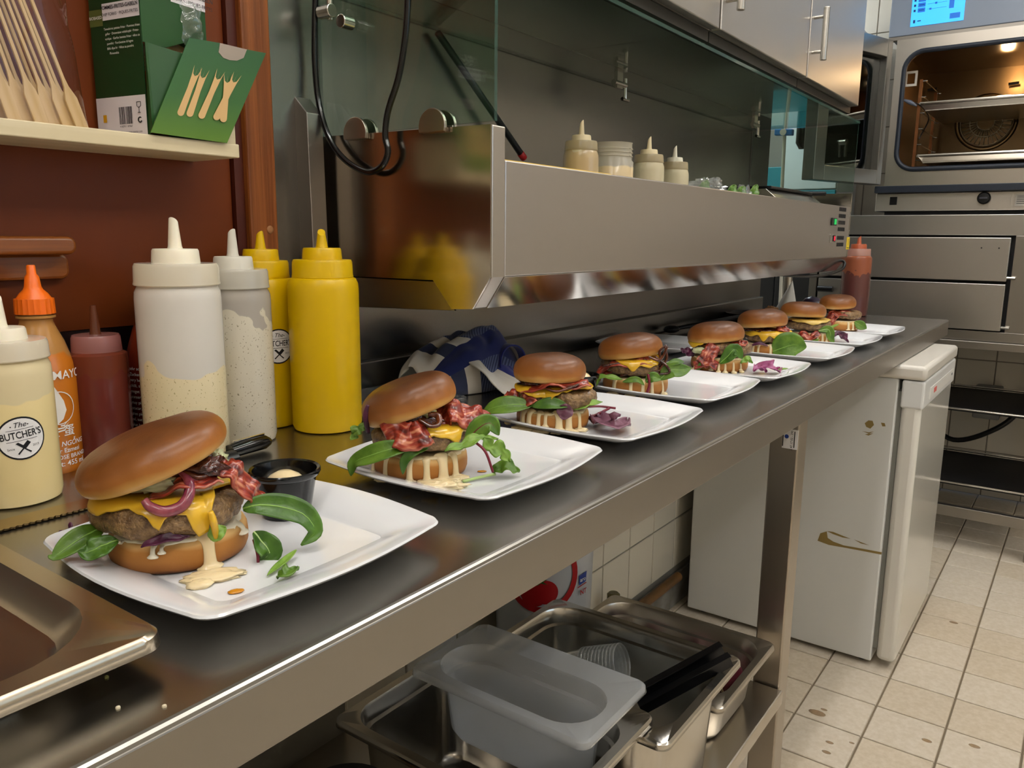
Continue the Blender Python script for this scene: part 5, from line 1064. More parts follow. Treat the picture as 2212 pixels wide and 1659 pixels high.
def leaf(par, mid, w, mm, up=(0, 0, 1), cup=.25, name='salad_leaf', tipw=.05, shape=1.0, wav=.0, vein=None, seed=0, nu=22, stemlen=0, stemm=None, lobes=0):
    mid = bez(mid, 8); n = len(mid)-1; b = MB(); up = Vector(up)
    L_ = [0]
    for a, c in zip(mid, mid[1:]): L_.append(L_[-1]+(c-a).length)
    def at(t):
        s = t*L_[-1]
        for i in range(n):
            if L_[i+1] >= s-1e-9: k = (s-L_[i])/max(1e-9, L_[i+1]-L_[i]); return mid[i].lerp(mid[i+1], k), (mid[min(i+2, n)]-mid[max(i-1, 0)]).normalized()
        return mid[-1], (mid[-1]-mid[-2]).normalized()
    def f(u, v):
        p, t = at(u); side = t.cross(up); side = side.normalized() if side.length > 1e-6 else Vector((1, 0, 0)); nn = side.cross(t).normalized()
        ww = w*(math.sin(PI*min(1, (u**shape)*.96+.03)))**.8
        if lobes: ww *= .45+.55*abs(math.sin(lobes*PI*u))
        q = (v-.5)*2; wz = wav*math.sin(14*u+seed)*abs(q)+wav*1.2*noise.noise(Vector((u*5, q*3, seed)))
        return p+side*(q*ww)+nn*(cup*abs(q)**1.5*ww+wz)
    b.grid(f, nu, 8); o = b.build(name, mm, par, smooth=True, solid=.0006)
    if vein:
        v_ = MB(); pts = [f(u, .5)+Vector((0, 0, .0004)) for u in [i/12 for i in range(12)]]; v_.tube(pts, [.0009*(1-i/14) for i in range(12)], 5); v_.build('leaf_vein', vein, o, smooth=True)
    return o
def stem(par, pts, r, mm, name='leaf_stem'): b = MB(); P = bez(pts, 6); b.tube(P, r, 7); return b.build(name, mm, par, smooth=True)
def bacon(par, pts, w, up=(0, 0, 1), wav=.0022, seed=0, name='bacon'):
    P = bez(pts, 10); n = len(P)-1; b = MB(); up = Vector(up); V = []; nv = 8
    for i, p in enumerate(P):
        t = (P[min(i+1, n)]-P[max(i-1, 0)]).normalized(); s = t.cross(up).normalized(); nn = s.cross(t)
        for j in range(nv+1):
            q = (j/nv-.5)*2; ww = w*(1+.18*noise.noise(Vector((i*.25, q, seed))))
            V.append(p+s*(q*ww)+nn*(wav*math.sin(i*.42+seed)*(.4+.6*abs(q))+wav*noise.noise(Vector((i*.3, q*2, seed+4)))))
    F = [(i*(nv+1)+j, i*(nv+1)+j+1, (i+1)*(nv+1)+j+1, (i+1)*(nv+1)+j) for i in range(n) for j in range(nv)]
    b.add(V, F); b.uv = [(i/n*3, j/nv) for i in range(n+1) for j in range(nv+1)]; return b.build(name, M['bacon'], par, smooth=True, solid=.0016)
def strand(par, pts, r, mm, name='onion_strip', flat=.6): b = MB(); P = bez(pts, 8); k = len(P); b.tube(P, [r*(.55+.45*math.sin(PI*min(1, .1+.85*i/k))) for i in range(k)], 8, flat=flat); return b.build(name, mm, par, smooth=True)
def blob(par, c, rx, ry, rz, mm, name, seed=0, amp=.3, fr=2.0):
    b = MB(); sd = Vector((seed, seed*.5, 1))
    def f(u, v):
        a = 2*PI*u; e = -PI/2+PI*v; d = Vector((math.cos(a)*math.cos(e), math.sin(a)*math.cos(e), math.sin(e))); k = 1+amp*noise.noise(d*fr+sd)+amp*.5*noise.noise(d*fr*2.5+sd); return Vector((c[0]+d.x*rx*k, c[1]+d.y*ry*k, c[2]+d.z*rz*k))
    b.grid(f, 28, 14, cu=True); return b.build(name, mm, par, smooth=True, weld=True)
class Burger:
    def __init__(s, label, cx, yb, R, group='burgers on square plates'):
        p = onz(cx, yb, PZ); h = Vector((p.x, p.y, 0)).normalized(); c = p+h*R; s.R = R
        rz = math.atan2(c.y, c.x)-PI/2; s.t = thing('burger', label, 'burger', (c.x, c.y, PZ+.0002), rz, group); s.m = rootm(s.t); s.i = s.m.inverted(); s.o = s.i @ CAM
    def L(s, x, y, ly=0.0):
        d = (s.i.to_3x3() @ ray(x, y)); return s.o+d*((ly-s.o.y)/d.y)
    def Z(s, x, y, z=.0):
        d = (s.i.to_3x3() @ ray(x, y)); return s.o+d*((z-s.o.z)/d.z)
    def drip(s, x, y0, y1, w, mm=None, puddle=0, lean=0):
        R = s.R; a = s.L(x, y1, -R*.95); xx = max(-R*.97, min(R*.97, a.x)); ys = -math.sqrt(max(1e-8, R*R-xx*xx)); top = s.L(x, y0, ys).z; z1 = max(.0015, s.L(x, y1, ys).z); top = min(max(top, z1+.004), .0245)
        d = Vector((xx, ys, 0)).normalized(); P = [d*(R*.86)+Vector((0, 0, .0235)), d*(R*.955)+Vector((0, 0, min(top, .0222))), d*(R*1.0)+Vector((lean*.3, 0, top*.6+z1*.4)), d*(R*1.012)+Vector((lean, 0, z1+.002)), d*(R*1.012)+Vector((lean, 0, z1))]
        sx_ = s.dep(x)*w/FPX; b = MB(); Q = bez(P, 5); k = len(Q); b.tube(Q, [sx_*(1.15-.55*math.sin(PI*min(1, i/k*1.05))+(.45*math.sin(PI*(i-k+7)/7) if i > k-7 else 0)) for i in range(k)], 10, flat=.6, up=(0, 0, 1)); o = b.build('sauce_drip', mm or M['sauce'], s.t, smooth=True)
        if puddle: q = d*(R*1.06)+Vector((lean, 0, .0015)); blob(s.t, q, sx_*puddle, sx_*puddle*.7, .0028, mm or M['sauce'], 'sauce_puddle', x, .3)
    def dep(s, x): return (s.m.translation-CAM).dot(CW)
    def sauce_layer(s, z=.0236, k=1.0, mm=None, seed=0):
        b = MB(); R = s.R*k
        def f(u, v):
            a = 2*PI*u; w = 1+.07*noise.noise(Vector((math.cos(a)*3, math.sin(a)*3, seed)))+.05*noise.noise(Vector((math.cos(a)*8, math.sin(a)*8, seed))); r_ = R*w*min(1, v*1.15); zz = z if v < .85 else z-.0025*(v-.85)/.15; return Vector((r_*math.cos(a)*.97, r_*math.sin(a)*.97, zz+.0006*noise.noise(Vector((u*20, v*5, seed)))))
        b.grid(f, 60, 10, cu=True); b.build('sauce_layer', mm or M['slaw'], s.t, smooth=True, solid=.002, weld=True)
# ---------------------------------------------------------------- burger 1
B = Burger('nearest burger, bun lid tipped up over melted cheese and a red onion curl', 394, 1243, .0503); t = B.t
bun_bottom(t, .0503, .0235, 1); B.sauce_layer(.0243, .93, M['slaw'], 2)
patty(t, (-.0055, -.001, .0265), .0535, .027, -.02, 11)
cheese(t, (-.0055, -.001, .0265), .0535, .0275, [(-180, -.006), (-165, .004), (-150, .006), (-138, .001), (-122, -.003), (-108, .002), (-98, .012), (-92, .003), (-80, .004), (-72, .021), (-64, .020), (-58, .0), (-40, -.014), (-25, -.010), (-8, .006), (10, .002), (90, -.008), (150, -.01)], 4)
strand(t, [B.L(468, 1165, -.051), B.L(462, 1130, -.056), B.L(455, 1105, -.056)], .0045, M['cheese'], 'cheese_drip')
c = B.L(345, 1012, -.006); bun_top(t, c+Vector((0, 0, .001)), .0555, math.radians(19.5), math.radians(-2), .86, 2, [(-1.9, .02), (-1.1, .015)])
# fillings under the lid
blob(t, B.L(438, 1008, -.028), .016, .014, .008, M['jam'], 'onion_jam', 5, .5, 3)
blob(t, B.L(335, 1040, -.028), .022, .012, .006, M['pickle'], 'pickle_relish', 7, .55, 4); blob(t, B.L(462, 990, -.012), .009, .009, .007, M['pickle'], 'pickle_relish', 3, .5, 4); blob(t, B.L(255, 1060, -.012), .012, .01, .006, M['pickle'], 'pickle_relish', 4, .5, 4)
strand(t, [B.L(392, 1020, -.036), B.L(408, 1040, -.045), B.L(408, 1070, -.053), B.L(390, 1095, -.057), B.L(355, 1105, -.0575), B.L(325, 1095, -.056), B.L(311, 1080, -.053)], .0042, M['onion'], 'onion_ring', .7)
strand(t, [B.L(455, 1020, -.035), B.L(430, 1030, -.04), B.L(400, 1020, -.036), B.L(370, 1030, -.03)], .004, M['fried']); strand(t, [B.L(380, 1040, -.03), B.L(410, 1030, -.038), B.L(448, 1045, -.036), B.L(450, 1020, -.03)], .0045, M['onion'])
bacon(t, [B.L(455, 1000, -.02), B.L(490, 1010, -.03), B.L(520, 1035, -.03), B.L(545, 1065, -.024), B.L(566, 1090, -.018)], .009, (.3, -.7, .6), .003, 2)
bacon(t, [B.L(240, 1105, -.01), B.L(250, 1075, -.012), B.L(290, 1055, -.02), B.L(340, 1045, -.02)], .009, (-.3, -.6, .6), .002, 5)
bacon(t, [B.L(330, 1068, -.036), B.L(380, 1050, -.044), B.L(430, 1040, -.043), B.L(470, 1035, -.035)], .007, (0, -.3, 1), .002, 9)
# sauce
B.drip(455, 1165, 1236, 20, M['sauce'], 0, 0); blob(t, B.Z(460, 1246, .0015)+Vector((0, .002, 0)), .021, .0105, .0028, M['sauce'], 'sauce_puddle', 2, .35, 2); blob(t, B.Z(432, 1262, .0015), .009, .0065, .003, M['sauce'], 'sauce_puddle', 9, .2); blob(t, B.Z(508, 1240, .001), .008, .003, .0015, M['sauce'], 'sauce_puddle', 6, .3)
B.drip(331, 1172, 1205, 8, M['slaw']); B.drip(350, 1168, 1196, 6, M['slaw']); B.drip(250, 1160, 1172, 7, M['slaw']); B.drip(530, 1130, 1150, 12, M['slaw'])
leaf(t, [B.L(305, 1182, -.051), B.L(350, 1165, -.054), B.L(410, 1160, -.054)], .004, M['purple'], (0, -.6, .8), .3, 'purple_leaf', wav=.001)
leaf(t, [B.L(455, 1165, -.052), B.L(470, 1150, -.054), B.L(488, 1140, -.052)], .006, M['leafl'], (0, -.8, .5), .3, wav=.001)
# right leaves
leaf(t, [B.L(525, 1100, -.03), B.L(560, 1092, -.032), B.L(615, 1098, -.034), B.L(660, 1115, -.036), B.L(680, 1150, -.04), B.L(650, 1178, -.042)], .0105, M['leafd'], (.15, -.75, .6), .3, vein=M['vein'], shape=.8, nu=30)
leaf(t, [B.L(548, 1150, -.04), B.L(565, 1170, -.042), B.L(582, 1195, -.044), B.L(562, 1215, -.043)], .0095, M['leafd'], (.2, -.8, .5), .5, vein=M['stem'], wav=.001)
stem(t, [B.L(548, 1165, -.04), B.L(556, 1195, -.045), B.L(558, 1216, -.046)], .0012, M['rstem'])
leaf(t, [B.Z(640, 1188, .006), B.Z(615, 1212, .004), B.Z(595, 1228, .003), B.Z(577, 1243, .002)], .0035, M['leafl'], (0, 0, 1), .3, nu=16)
leaf(t, [B.Z(600, 1250, .002), B.Z(620, 1238, .006), B.Z(640, 1228, .003)], .0055, M['leaf'], (0, -.3, 1), .6, wav=.0015)
# left leaves
leaf(t, [B.L(225, 1140, -.01), B.L(190, 1155, -.02), B.L(150, 1180, -.026), B.L(118, 1203, -.03), B.L(104, 1200, -.03)], .0085, M['leaf'], (.1, -.7, .7), .35, vein=M['vein'], nu=28)
leaf(t, [B.L(255, 1168, -.035), B.L(220, 1180, -.038), B.L(190, 1195, -.04), B.L(168, 1192, -.04)], .0085, M['leafd'], (0, -.7, .7), .3, vein=M['vein'], wav=.001)
leaf(t, [B.Z(180, 1150, .006), B.Z(155, 1150, .009), B.Z(130, 1158, .004)], .0075, M['purple'], (0, -.4, 1), .4, 'purple_leaf', wav=.003)
for k, (x, y, rx) in enumerate(((510, 1277, .0055), )): blob(t, B.Z(x, y, .0008)*1, rx, rx*.6, .0012, M['oil'], 'sauce_drop', k, .1)
for k, (x, y, rx) in enumerate(((237, 1250, .006), (262, 1252, .0045), (346, 1262, .003), (220, 1232, .002))): blob(t, B.Z(x, y, .0008), rx, rx*.5, .0012, M['slaw'], 'sauce_spot', k, .4)
blob(t, B.Z(222, 1220, .0006), .012, .0035, .0006, mat('brown meat juice', '#8a4a14', .15, alpha=.7), 'meat_juice', 3, .5)
# ---------------------------------------------------------------- burger 2
B = Burger('second burger, lid tipped up, with crisp bacon, rocket and thick sauce drips', 909, 1045, .0495); t = B.t
bun_bottom(t, .0495, .0245, 5); B.sauce_layer(.0252, .955, M['sauce'], 5); patty(t, (.0, .0, .029), .0505, .022, .03, 21)
cheese(t, (0, 0, .029), .0505, .0225, [(-180, -.02), (-120, -.02), (-100, -.012), (-85, .006), (-75, .002), (-60, .004), (-45, .012), (-35, .002), (-20, .004), (0, -.004), (90, -.01)], 8)
c = B.L(893, 893, -.004); bun_top(t, c+Vector((0, 0, .001)), .0505, math.radians(19), math.radians(-3), 1.02, 7, [(-1.2, .03), (-.9, .025), (-1.6, .015)])
bacon(t, [B.L(835, 945, -.045), B.L(855, 935, -.051), B.L(880, 945, -.054), B.L(905, 940, -.054), B.L(925, 930, -.05)], .014, (0, -.9, .35), .002, 1)
bacon(t, [B.L(950, 905, -.02), B.L(975, 890, -.025), B.L(1010, 900, -.02), B.L(1045, 905, -.012)], .013, (.1, -.7, .7), .004, 3); bacon(t, [B.L(960, 888, -.01), B.L(1000, 882, -.012), B.L(1050, 910, -.008)], .009, (.1, -.6, .8), .004, 6)
blob(t, B.L(895, 905, -.03), .026, .014, .008, M['jam'], 'onion_jam', 5, .5, 3); blob(t, B.L(925, 890, -.035), .007, .006, .005, M['pickle'], 'pickle_relish', 3, .5, 4)
strand(t, [B.L(905, 905, -.045), B.L(930, 920, -.05), B.L(948, 915, -.048), B.L(945, 898, -.042), B.L(925, 895, -.04)], .0038, M['fried'])
strand(t, [B.L(795, 935, -.02), B.L(790, 900, -.03), B.L(795, 875, -.03)], .003, M['purple'], 'onion_ring')
leaf(t, [B.L(900, 962, -.05), B.L(850, 970, -.055), B.L(800, 985, -.052), B.L(765, 1000, -.045), B.L(758, 1028, -.045)], .0105, M['leaf'], (0, -.75, .65), .35, vein=M['vein'], nu=28)
leaf(t, [B.L(925, 968, -.052), B.L(895, 975, -.055), B.L(874, 995, -.056), B.L(870, 1025, -.056)], .005, M['leafd'], (0, -.9, .4), .3, nu=18)
leaf(t, [B.L(790, 925, .0), B.L(775, 925, -.004), B.L(760, 950, -.004)], .007, M['leafl'], (0, -.7, .6), .2, wav=.003, lobes=3)
leaf(t, [B.L(1005, 955, -.03), B.L(1035, 925, -.03), B.L(1060, 915, -.03), B.L(1078, 940, -.03)], .0105, M['leaf'], (.2, -.8, .5), .25, vein=M['rstem'], nu=26)
leaf(t, [B.L(960, 975, -.05), B.L(1000, 960, -.045), B.L(1040, 945, -.04), B.L(1075, 950, -.036)], .0075, M['leafl'], (0, -.6, .8), .2, wav=.002, lobes=3, nu=30)
leaf(t, [B.L(1045, 945, -.04), B.L(1060, 965, -.043), B.L(1085, 975, -.044), B.L(1100, 998, -.044)], .010, M['leafl'], (0, -.8, .5), .2, wav=.002, lobes=3, nu=30)
stem(t, [B.L(1020, 950, -.04), B.L(1048, 975, -.048), B.L(1065, 1020, -.052)], .0014, M['rstem'])
leaf(t, [B.Z(1065, 1022, .004), B.Z(1090, 1010, .010), B.Z(1122, 1020, .005)], .009, M['leaf'], (0, -.5, 1), .5, wav=.002); stem(t, [B.Z(1000, 1040, .002), B.Z(1040, 1030, .003), B.Z(1070, 1024, .004)], .0016, M['stem'])
for x, y0, y1, w, p in ((832, 980, 1035, 9, 2), (885, 985, 1045, 10, 1.6), (922, 975, 1050, 11, 2.2), (958, 970, 1050, 17, 2.0), (985, 965, 1045, 12, 2.0), (800, 985, 1020, 10, 2)): B.drip(x, y0, y1, w, None, p)
blob(t, B.Z(955, 1050, .002), .022, .009, .005, M['sauce'], 'sauce_puddle', 4, .5, 3); blob(t, B.Z(1041, 1018, .0006), .005, .003, .0008, M['oil'], 'sauce_drop', 1, .1)
# ---------------------------------------------------------------- burger 3
B = Burger('third burger with level glossy lid, big spinach leaf on its left and many sauce drips', 1193, 935, .0475); t = B.t
bun_bottom(t, .0475, .023, 8); B.sauce_layer(.0238, .955, M['sauce'], 6); patty(t, (-.018, -.008, .028), .034, .024, 0, 31, 'patty'); patty(t, (.017, -.01, .027), .039, .025, 0, 33, 'patty')
cheese(t, (.014, -.008, .028), .040, .0255, [(-180, .005), (-140, .004), (-120, .014), (-105, .004), (-90, -.003), (-60, -.008), (-30, -.004), (0, -.004), (90, -.01)], 3); cheese(t, (-.018, -.008, .028), .034, .0245, [(-180, -.004), (-130, .002), (-90, .006), (-60, .008), (0, 0), (90, -.01)], 13)
c = B.L(1187, 820, -.004); bun_top(t, c, .0475, math.radians(.5), math.radians(-2), .95, 12, [(-2.4, .01)])
blob(t, B.L(1190, 828, -.02), .035, .02, .006, M['jam'], 'onion_jam', 2, .5, 3); strand(t, [B.L(1170, 835, -.042), B.L(1200, 845, -.047), B.L(1230, 838, -.046), B.L(1250, 830, -.04)], .0032, M['fried']); bacon(t, [B.L(1130, 845, -.03), B.L(1170, 830, -.04), B.L(1215, 828, -.04), B.L(1272, 832, -.03)], .009, (0, -.4, 1), .003, 8)
bacon(t, [B.L(1086, 858, -.02), B.L(1105, 860, -.03), B.L(1130, 865, -.036), B.L(1150, 850, -.04)], .0115, (0, -.8, .6), .003, 4)
leaf(t, [B.L(1150, 875, -.042), B.L(1110, 875, -.046), B.L(1070, 880, -.045), B.L(1042, 893, -.04)], .0125, M['leaf'], (0, -.75, .65), .25, vein=M['vein'], nu=26); leaf(t, [B.L(1150, 878, -.046), B.L(1190, 872, -.05), B.L(1230, 878, -.05)], .008, M['leafd'], (0, -.8, .6), .3); leaf(t, [B.L(1240, 885, -.045), B.L(1275, 872, -.035), B.L(1302, 868, -.03)], .006, M['leafl'], (0, -.6, .8), .3, lobes=2)
leaf(t, [B.L(1224, 872, -.05), B.L(1220, 890, -.0515), B.L(1216, 906, -.051)], .0105, M['purpl'], (0, -1, .2), .2, 'purple_leaf', wav=.0015)
stem(t, [B.Z(1255, 880, .026), B.Z(1295, 878, .018), B.Z(1330, 882, .016)], .0016, M['rstem']); stem(t, [B.Z(1262, 905, .01), B.Z(1290, 895, .014), B.Z(1316, 882, .02)], .0018, M['rstem'])
leaf(t, [B.Z(1282, 900, .008), B.Z(1305, 908, .012), B.Z(1330, 918, .012), B.Z(1355, 908, .008)], .0165, M['purpl'], (0, -.6, 1), .3, 'purple_leaf', wav=.004, nu=26); leaf(t, [B.Z(1275, 908, .004), B.Z(1295, 905, .01), B.Z(1315, 898, .008)], .009, M['purple'], (0, -.5, 1), .3, 'purple_leaf', wav=.003)
for x, y0, y1, w, p in ((1128, 885, 920, 12, 1.6), (1142, 885, 925, 10, 2), (1163, 885, 925, 7, 1.7), (1178, 885, 922, 6, 1.8), (1207, 888, 930, 12, 1.6), (1228, 888, 935, 12, 1.6), (1252, 885, 935, 7, 2)): B.drip(x, y0, y1, w, None, p)
blob(t, B.Z(1097, 913, .001), .005, .004, .003, M['sauce'], 'sauce_puddle', 1, .1)
# ---------------------------------------------------------------- burger 4
B = Burger('fourth burger with dark caramelised onions spilling from its right side', 1371, 856, .052); t = B.t
bun_bottom(t, .052, .0245, 9); B.sauce_layer(.0252, .95, M['sauce'], 9); patty(t, (-.004, -.002, .0295), .051, .023, 0, 41)
cheese(t, (-.002, -.002, .0295), .051, .0235, [(-180, -.006), (-130, -.004), (-105, .004), (-92, .012), (-80, .002), (-65, .006), (-50, .002), (-30, -.012), (0, -.01), (90, -.01)], 17)
c = B.L(1363, 770, -.004); bun_top(t, c, .0515, math.radians(8), math.radians(-3), 1.02, 15, [(-2.2, .015)])
for k, pts in enumerate(([(1440, 745), (1425, 760), (1428, 785), (1410, 800)], [(1437, 750), (1440, 775), (1425, 800), (1432, 815)], [(1415, 770), (1440, 790), (1445, 805), (1420, 808)], [(1390, 775), (1410, 790), (1400, 805), (1425, 800)], [(1300, 790), (1350, 785), (1380, 800), (1340, 812)], [(1400, 770), (1420, 778), (1432, 770), (1442, 748)])): strand(t, [B.L(x, y, -.03-.004*k) for x, y in pts], .0036, M['fried' if k % 2 else 'jam'])
blob(t, B.L(1385, 782, -.02), .03, .02, .007, M['jam'], 'onion_jam', 2, .5, 3); bacon(t, [B.L(1292, 800, -.02), B.L(1325, 785, -.04), B.L(1365, 782, -.046), B.L(1405, 780, -.04)], .010, (0, -.6, .9), .003, 3); bacon(t, [B.L(1290, 815, -.015), B.L(1305, 800, -.025), B.L(1330, 792, -.036)], .008, (-.3, -.7, .6), .003, 5); bacon(t, [B.L(1430, 800, -.02), B.L(1445, 795, -.015), B.L(1452, 805, -.01)], .008, (0, -.7, .7), .002, 5)
leaf(t, [B.L(1395, 825, -.052), B.L(1410, 815, -.054), B.L(1428, 820, -.052)], .0085, M['leaf'], (0, -.8, .5), .3, vein=M['vein']); leaf(t, [B.L(1425, 820, -.04), B.L(1450, 800, -.036), B.L(1470, 800, -.034), B.L(1493, 795, -.03)], .0135, M['leaf'], (0, -.8, .5), .3, vein=M['vein'], nu=24); leaf(t, [B.L(1440, 790, -.03), B.L(1460, 783, -.028), B.L(1478, 782, -.026)], .007, M['leafd'], (0, -.6, .8), .3)
leaf(t, [B.L(1345, 820, -.05), B.L(1320, 815, -.05), B.L(1295, 815, -.045), B.L(1288, 835, -.045)], .006, M['leafl'], (0, -.7, .7), .3, lobes=2); leaf(t, [B.L(1345, 825, -.053), B.L(1375, 820, -.055), B.L(1392, 832, -.055)], .005, M['leaf'], (0, -.8, .5), .3)
stem(t, [B.L(1400, 808, -.053), B.L(1403, 830, -.057), B.L(1398, 848, -.057)], .0022, M['rstem'])
for x, y0, y1, w, p in ((1326, 820, 846, 8, 1.6), (1362, 825, 852, 6, 2), (1388, 825, 854, 6, 1.8), (1408, 828, 856, 6, 1.8), (1432, 825, 850, 5, 1.5)): B.drip(x, y0, y1, w, None, p)
# ---------------------------------------------------------------- burger 5
B = Burger('fifth burger with pale pink bacon hanging over the front of its bun', 1552, 806, .0525); t = B.t
bun_bottom(t, .0525, .025, 19); B.sauce_layer(.0255, .95, M['sauce'], 19); patty(t, (.005, 0, .030), .051, .024, 0, 51); cheese(t, (-.012, -.004, .0300), .045, .0245, [(-180, .002), (-140, .008), (-120, .004), (-100, -.01), (-60, -.02), (0, -.01), (90, -.01)], 23)
c = B.L(1547, 738, -.004); bun_top(t, c, .0525, math.radians(6), math.radians(-3), 1.05, 18, [(-1.3, .03), (-1.9, .02)])
bacon(t, [B.L(1545, 745, -.045), B.L(1535, 760, -.055), B.L(1525, 775, -.057), B.L(1515, 785, -.057)], .013, (0, -1, .2), .003, 1); bacon(t, [B.L(1500, 790, -.05), B.L(1525, 782, -.058), B.L(1550, 790, -.058)], .008, (0, -.9, .4), .003, 2); bacon(t, [B.L(1580, 738, -.03), B.L(1600, 745, -.03), B.L(1606, 735, -.02)], .008, (0, -.6, .8), .004, 4)
blob(t, B.L(1560, 745, -.02), .035, .02, .007, M['jam'], 'onion_jam', 2, .5, 3); blob(t, B.L(1512, 757, -.04), .014, .01, .006, M['pickle'], 'pickle_relish', 2, .3)
leaf(t, [B.L(1555, 785, -.056), B.L(1572, 770, -.058), B.L(1588, 755, -.056), B.L(1604, 775, -.055)], .0125, M['leafd'], (0, -.9, .4), .2, vein=M['vein'], nu=22); leaf(t, [B.L(1540, 790, -.055), B.L(1520, 785, -.054), B.L(1505, 800, -.054)], .006, M['leafd'], (0, -.9, .4), .2)
leaf(t, [B.L(1498, 770, -.03), B.L(1485, 760, -.03), B.L(1470, 755, -.028)], .008, M['purple'], (0, -.7, .7), .2, 'purple_leaf', wav=.003); leaf(t, [B.L(1600, 785, -.045), B.L(1615, 775, -.04), B.L(1625, 785, -.038)], .006, M['leafl'], (0, -.7, .7), .2, wav=.002)
leaf(t, [B.Z(1628, 802, .006), B.Z(1650, 792, .012), B.Z(1672, 796, .010), B.Z(1684, 800, .004)], .014, M['mag'], (0, -.6, 1), .3, 'purple_leaf', wav=.006, nu=28); leaf(t, [B.Z(1672, 800, .004), B.Z(1690, 798, .006), B.Z(1702, 796, .003)], .004, M['leafl'], (0, -.5, 1), .3)
for x, y0, y1, w, p in ((1536, 790, 800, 4, 0), (1552, 785, 803, 4, 1.4), (1566, 785, 804, 4, 1.4), (1584, 783, 804, 4, 1.4), (1600, 783, 800, 4, 1.4), (1500, 780, 796, 4, 1.4)): B.drip(x, y0, y1, w, None, p)
# ---------------------------------------------------------------- burger 6
B = Burger('sixth burger with bright cheese and one large round green leaf on its right', 1657, 770, .0515); t = B.t
bun_bottom(t, .0515, .0225, 29); B.sauce_layer(.023, .95, M['sauce'], 29); patty(t, (0, 0, .0255), .048, .023, 0, 61); cheese(t, (0, 0, .0255), .048, .0235, [(-180, .004), (-130, .008), (-115, .003), (-100, .016), (-88, .004), (-70, .012), (-50, .01), (-30, .004), (0, -.004), (90, -.01)], 27)
c = B.L(1647, 706, -.004); bun_top(t, c, .0515, math.radians(5), math.radians(-3), 1.05, 25); blob(t, B.L(1650, 714, -.02), .036, .02, .007, M['jam'], 'onion_jam', 2, .5, 3)
bacon(t, [B.L(1670, 715, -.03), B.L(1685, 712, -.03), B.L(1702, 708, -.02)], .009, (0, -.6, .8), .004, 4); leaf(t, [B.L(1668, 760, -.05), B.L(1690, 752, -.054), B.L(1715, 745, -.052), B.L(1742, 750, -.048)], .0295, M['leaf'], (0, -.97, .2), .12, vein=M['vein'], shape=.85, nu=28)
leaf(t, [B.L(1688, 722, -.02), B.L(1705, 725, -.018), B.L(1718, 728, -.016)], .006, M['leafd'], (0, -.6, .8), .3)
leaf(t, [B.L(1620, 748, -.05), B.L(1640, 742, -.053), B.L(1660, 748, -.053)], .004, M['purple'], (0, -.7, .7), .3, 'purple_leaf')
for x, y0, y1, w, p in ((1626, 748, 766, 4, 1.3), (1637, 748, 768, 4, 1.3), (1664, 748, 768, 4, 1.3), (1690, 745, 764, 4, 0)): B.drip(x, y0, y1, w, None, p)
# ---------------------------------------------------------------- burger 7
B = Burger('seventh burger with thick patty and dark purple lettuce on its right', 1748, 743, .050); t = B.t
bun_bottom(t, .05, .0235, 39); B.sauce_layer(.024, .95, M['sauce'], 39); patty(t, (-.004, -.002, .0285), .05, .024, 0, 71); cheese(t, (-.004, -.002, .0285), .05, .0245, [(-180, -.004), (-100, .002), (-80, .006), (-50, .0), (0, -.004), (90, -.01)], 31, mm=mat('pale cheese', '#c8a850', .3, coat=.3))
c = B.L(1734, 684, -.004); bun_top(t, c, .0525, 0, math.radians(-3), 1.0, 33, [(-1.5, .02)]); blob(t, B.L(1740, 694, -.02), .036, .02, .006, M['jam'], 'onion_jam', 2, .5, 3)
bacon(t, [B.L(1718, 730, -.045), B.L(1735, 722, -.052), B.L(1752, 728, -.053), B.L(1770, 718, -.05)], .008, (0, -.8, .6), .003, 4); leaf(t, [B.L(1768, 715, -.05), B.L(1790, 712, -.045), B.L(1795, 730, -.045), B.L(1802, 742, -.044)], .010, M['leaf'], (0, -.9, .3), .2, vein=M['stem']); leaf(t, [B.L(1735, 738, -.05), B.L(1752, 742, -.053), B.L(1770, 732, -.052)], .006, M['leafl'], (0, -.7, .6), .3)
leaf(t, [B.Z(1800, 728, .01), B.Z(1815, 720, .018), B.Z(1825, 732, .012), B.Z(1832, 740, .004)], .011, M['purple'], (0, -.7, .7), .3, 'purple_leaf', wav=.003); leaf(t, [B.Z(1785, 716, .03), B.Z(1800, 706, .034), B.Z(1812, 700, .03)], .005, M['leafl'], (0, -.6, .8), .3)
for x, y0, y1, w, p in ((1776, 718, 740, 4, 0), (1785, 718, 738, 3, 0), (1765, 720, 735, 4, 0)): B.drip(x, y0, y1, w, None, p)
# ---------------------------------------------------------------- burger 8
B = Burger('farthest burger, lid tipped back over red bacon, in front of the ketchup bottle', 1812, 716, .049); t = B.t
bun_bottom(t, .049, .0265, 49); B.sauce_layer(.027, .95, M['sauce'], 49); patty(t, (.012, -.004, .0315), .042, .021, 0, 81); c = B.L(1809, 664, -.004); bun_top(t, c, .047, math.radians(2), math.radians(5), .95, 43, [(-2.4, .03)])
bacon(t, [B.L(1785, 690, -.03), B.L(1798, 678, -.04), B.L(1815, 676, -.042), B.L(1842, 680, -.036)], .010, (0, -.7, .7), .003, 4); bacon(t, [B.L(1788, 705, -.042), B.L(1797, 690, -.048), B.L(1806, 680, -.046)], .010, (0, -.9, .4), .003, 7)
blob(t, B.L(1805, 672, -.01), .032, .02, .006, M['jam'], 'onion_jam', 2, .5, 3); leaf(t, [B.L(1846, 695, -.03), B.L(1858, 702, -.03), B.L(1872, 710, -.03)], .0125, M['leaf'], (0, -.95, .2), .15, vein=M['vein'])
for x, y0, y1, w, p in ((1832, 697, 713, 4, 0), (1842, 697, 713, 3, 0), (1850, 696, 711, 3, 0)): B.drip(x, y0, y1, w, None, p)
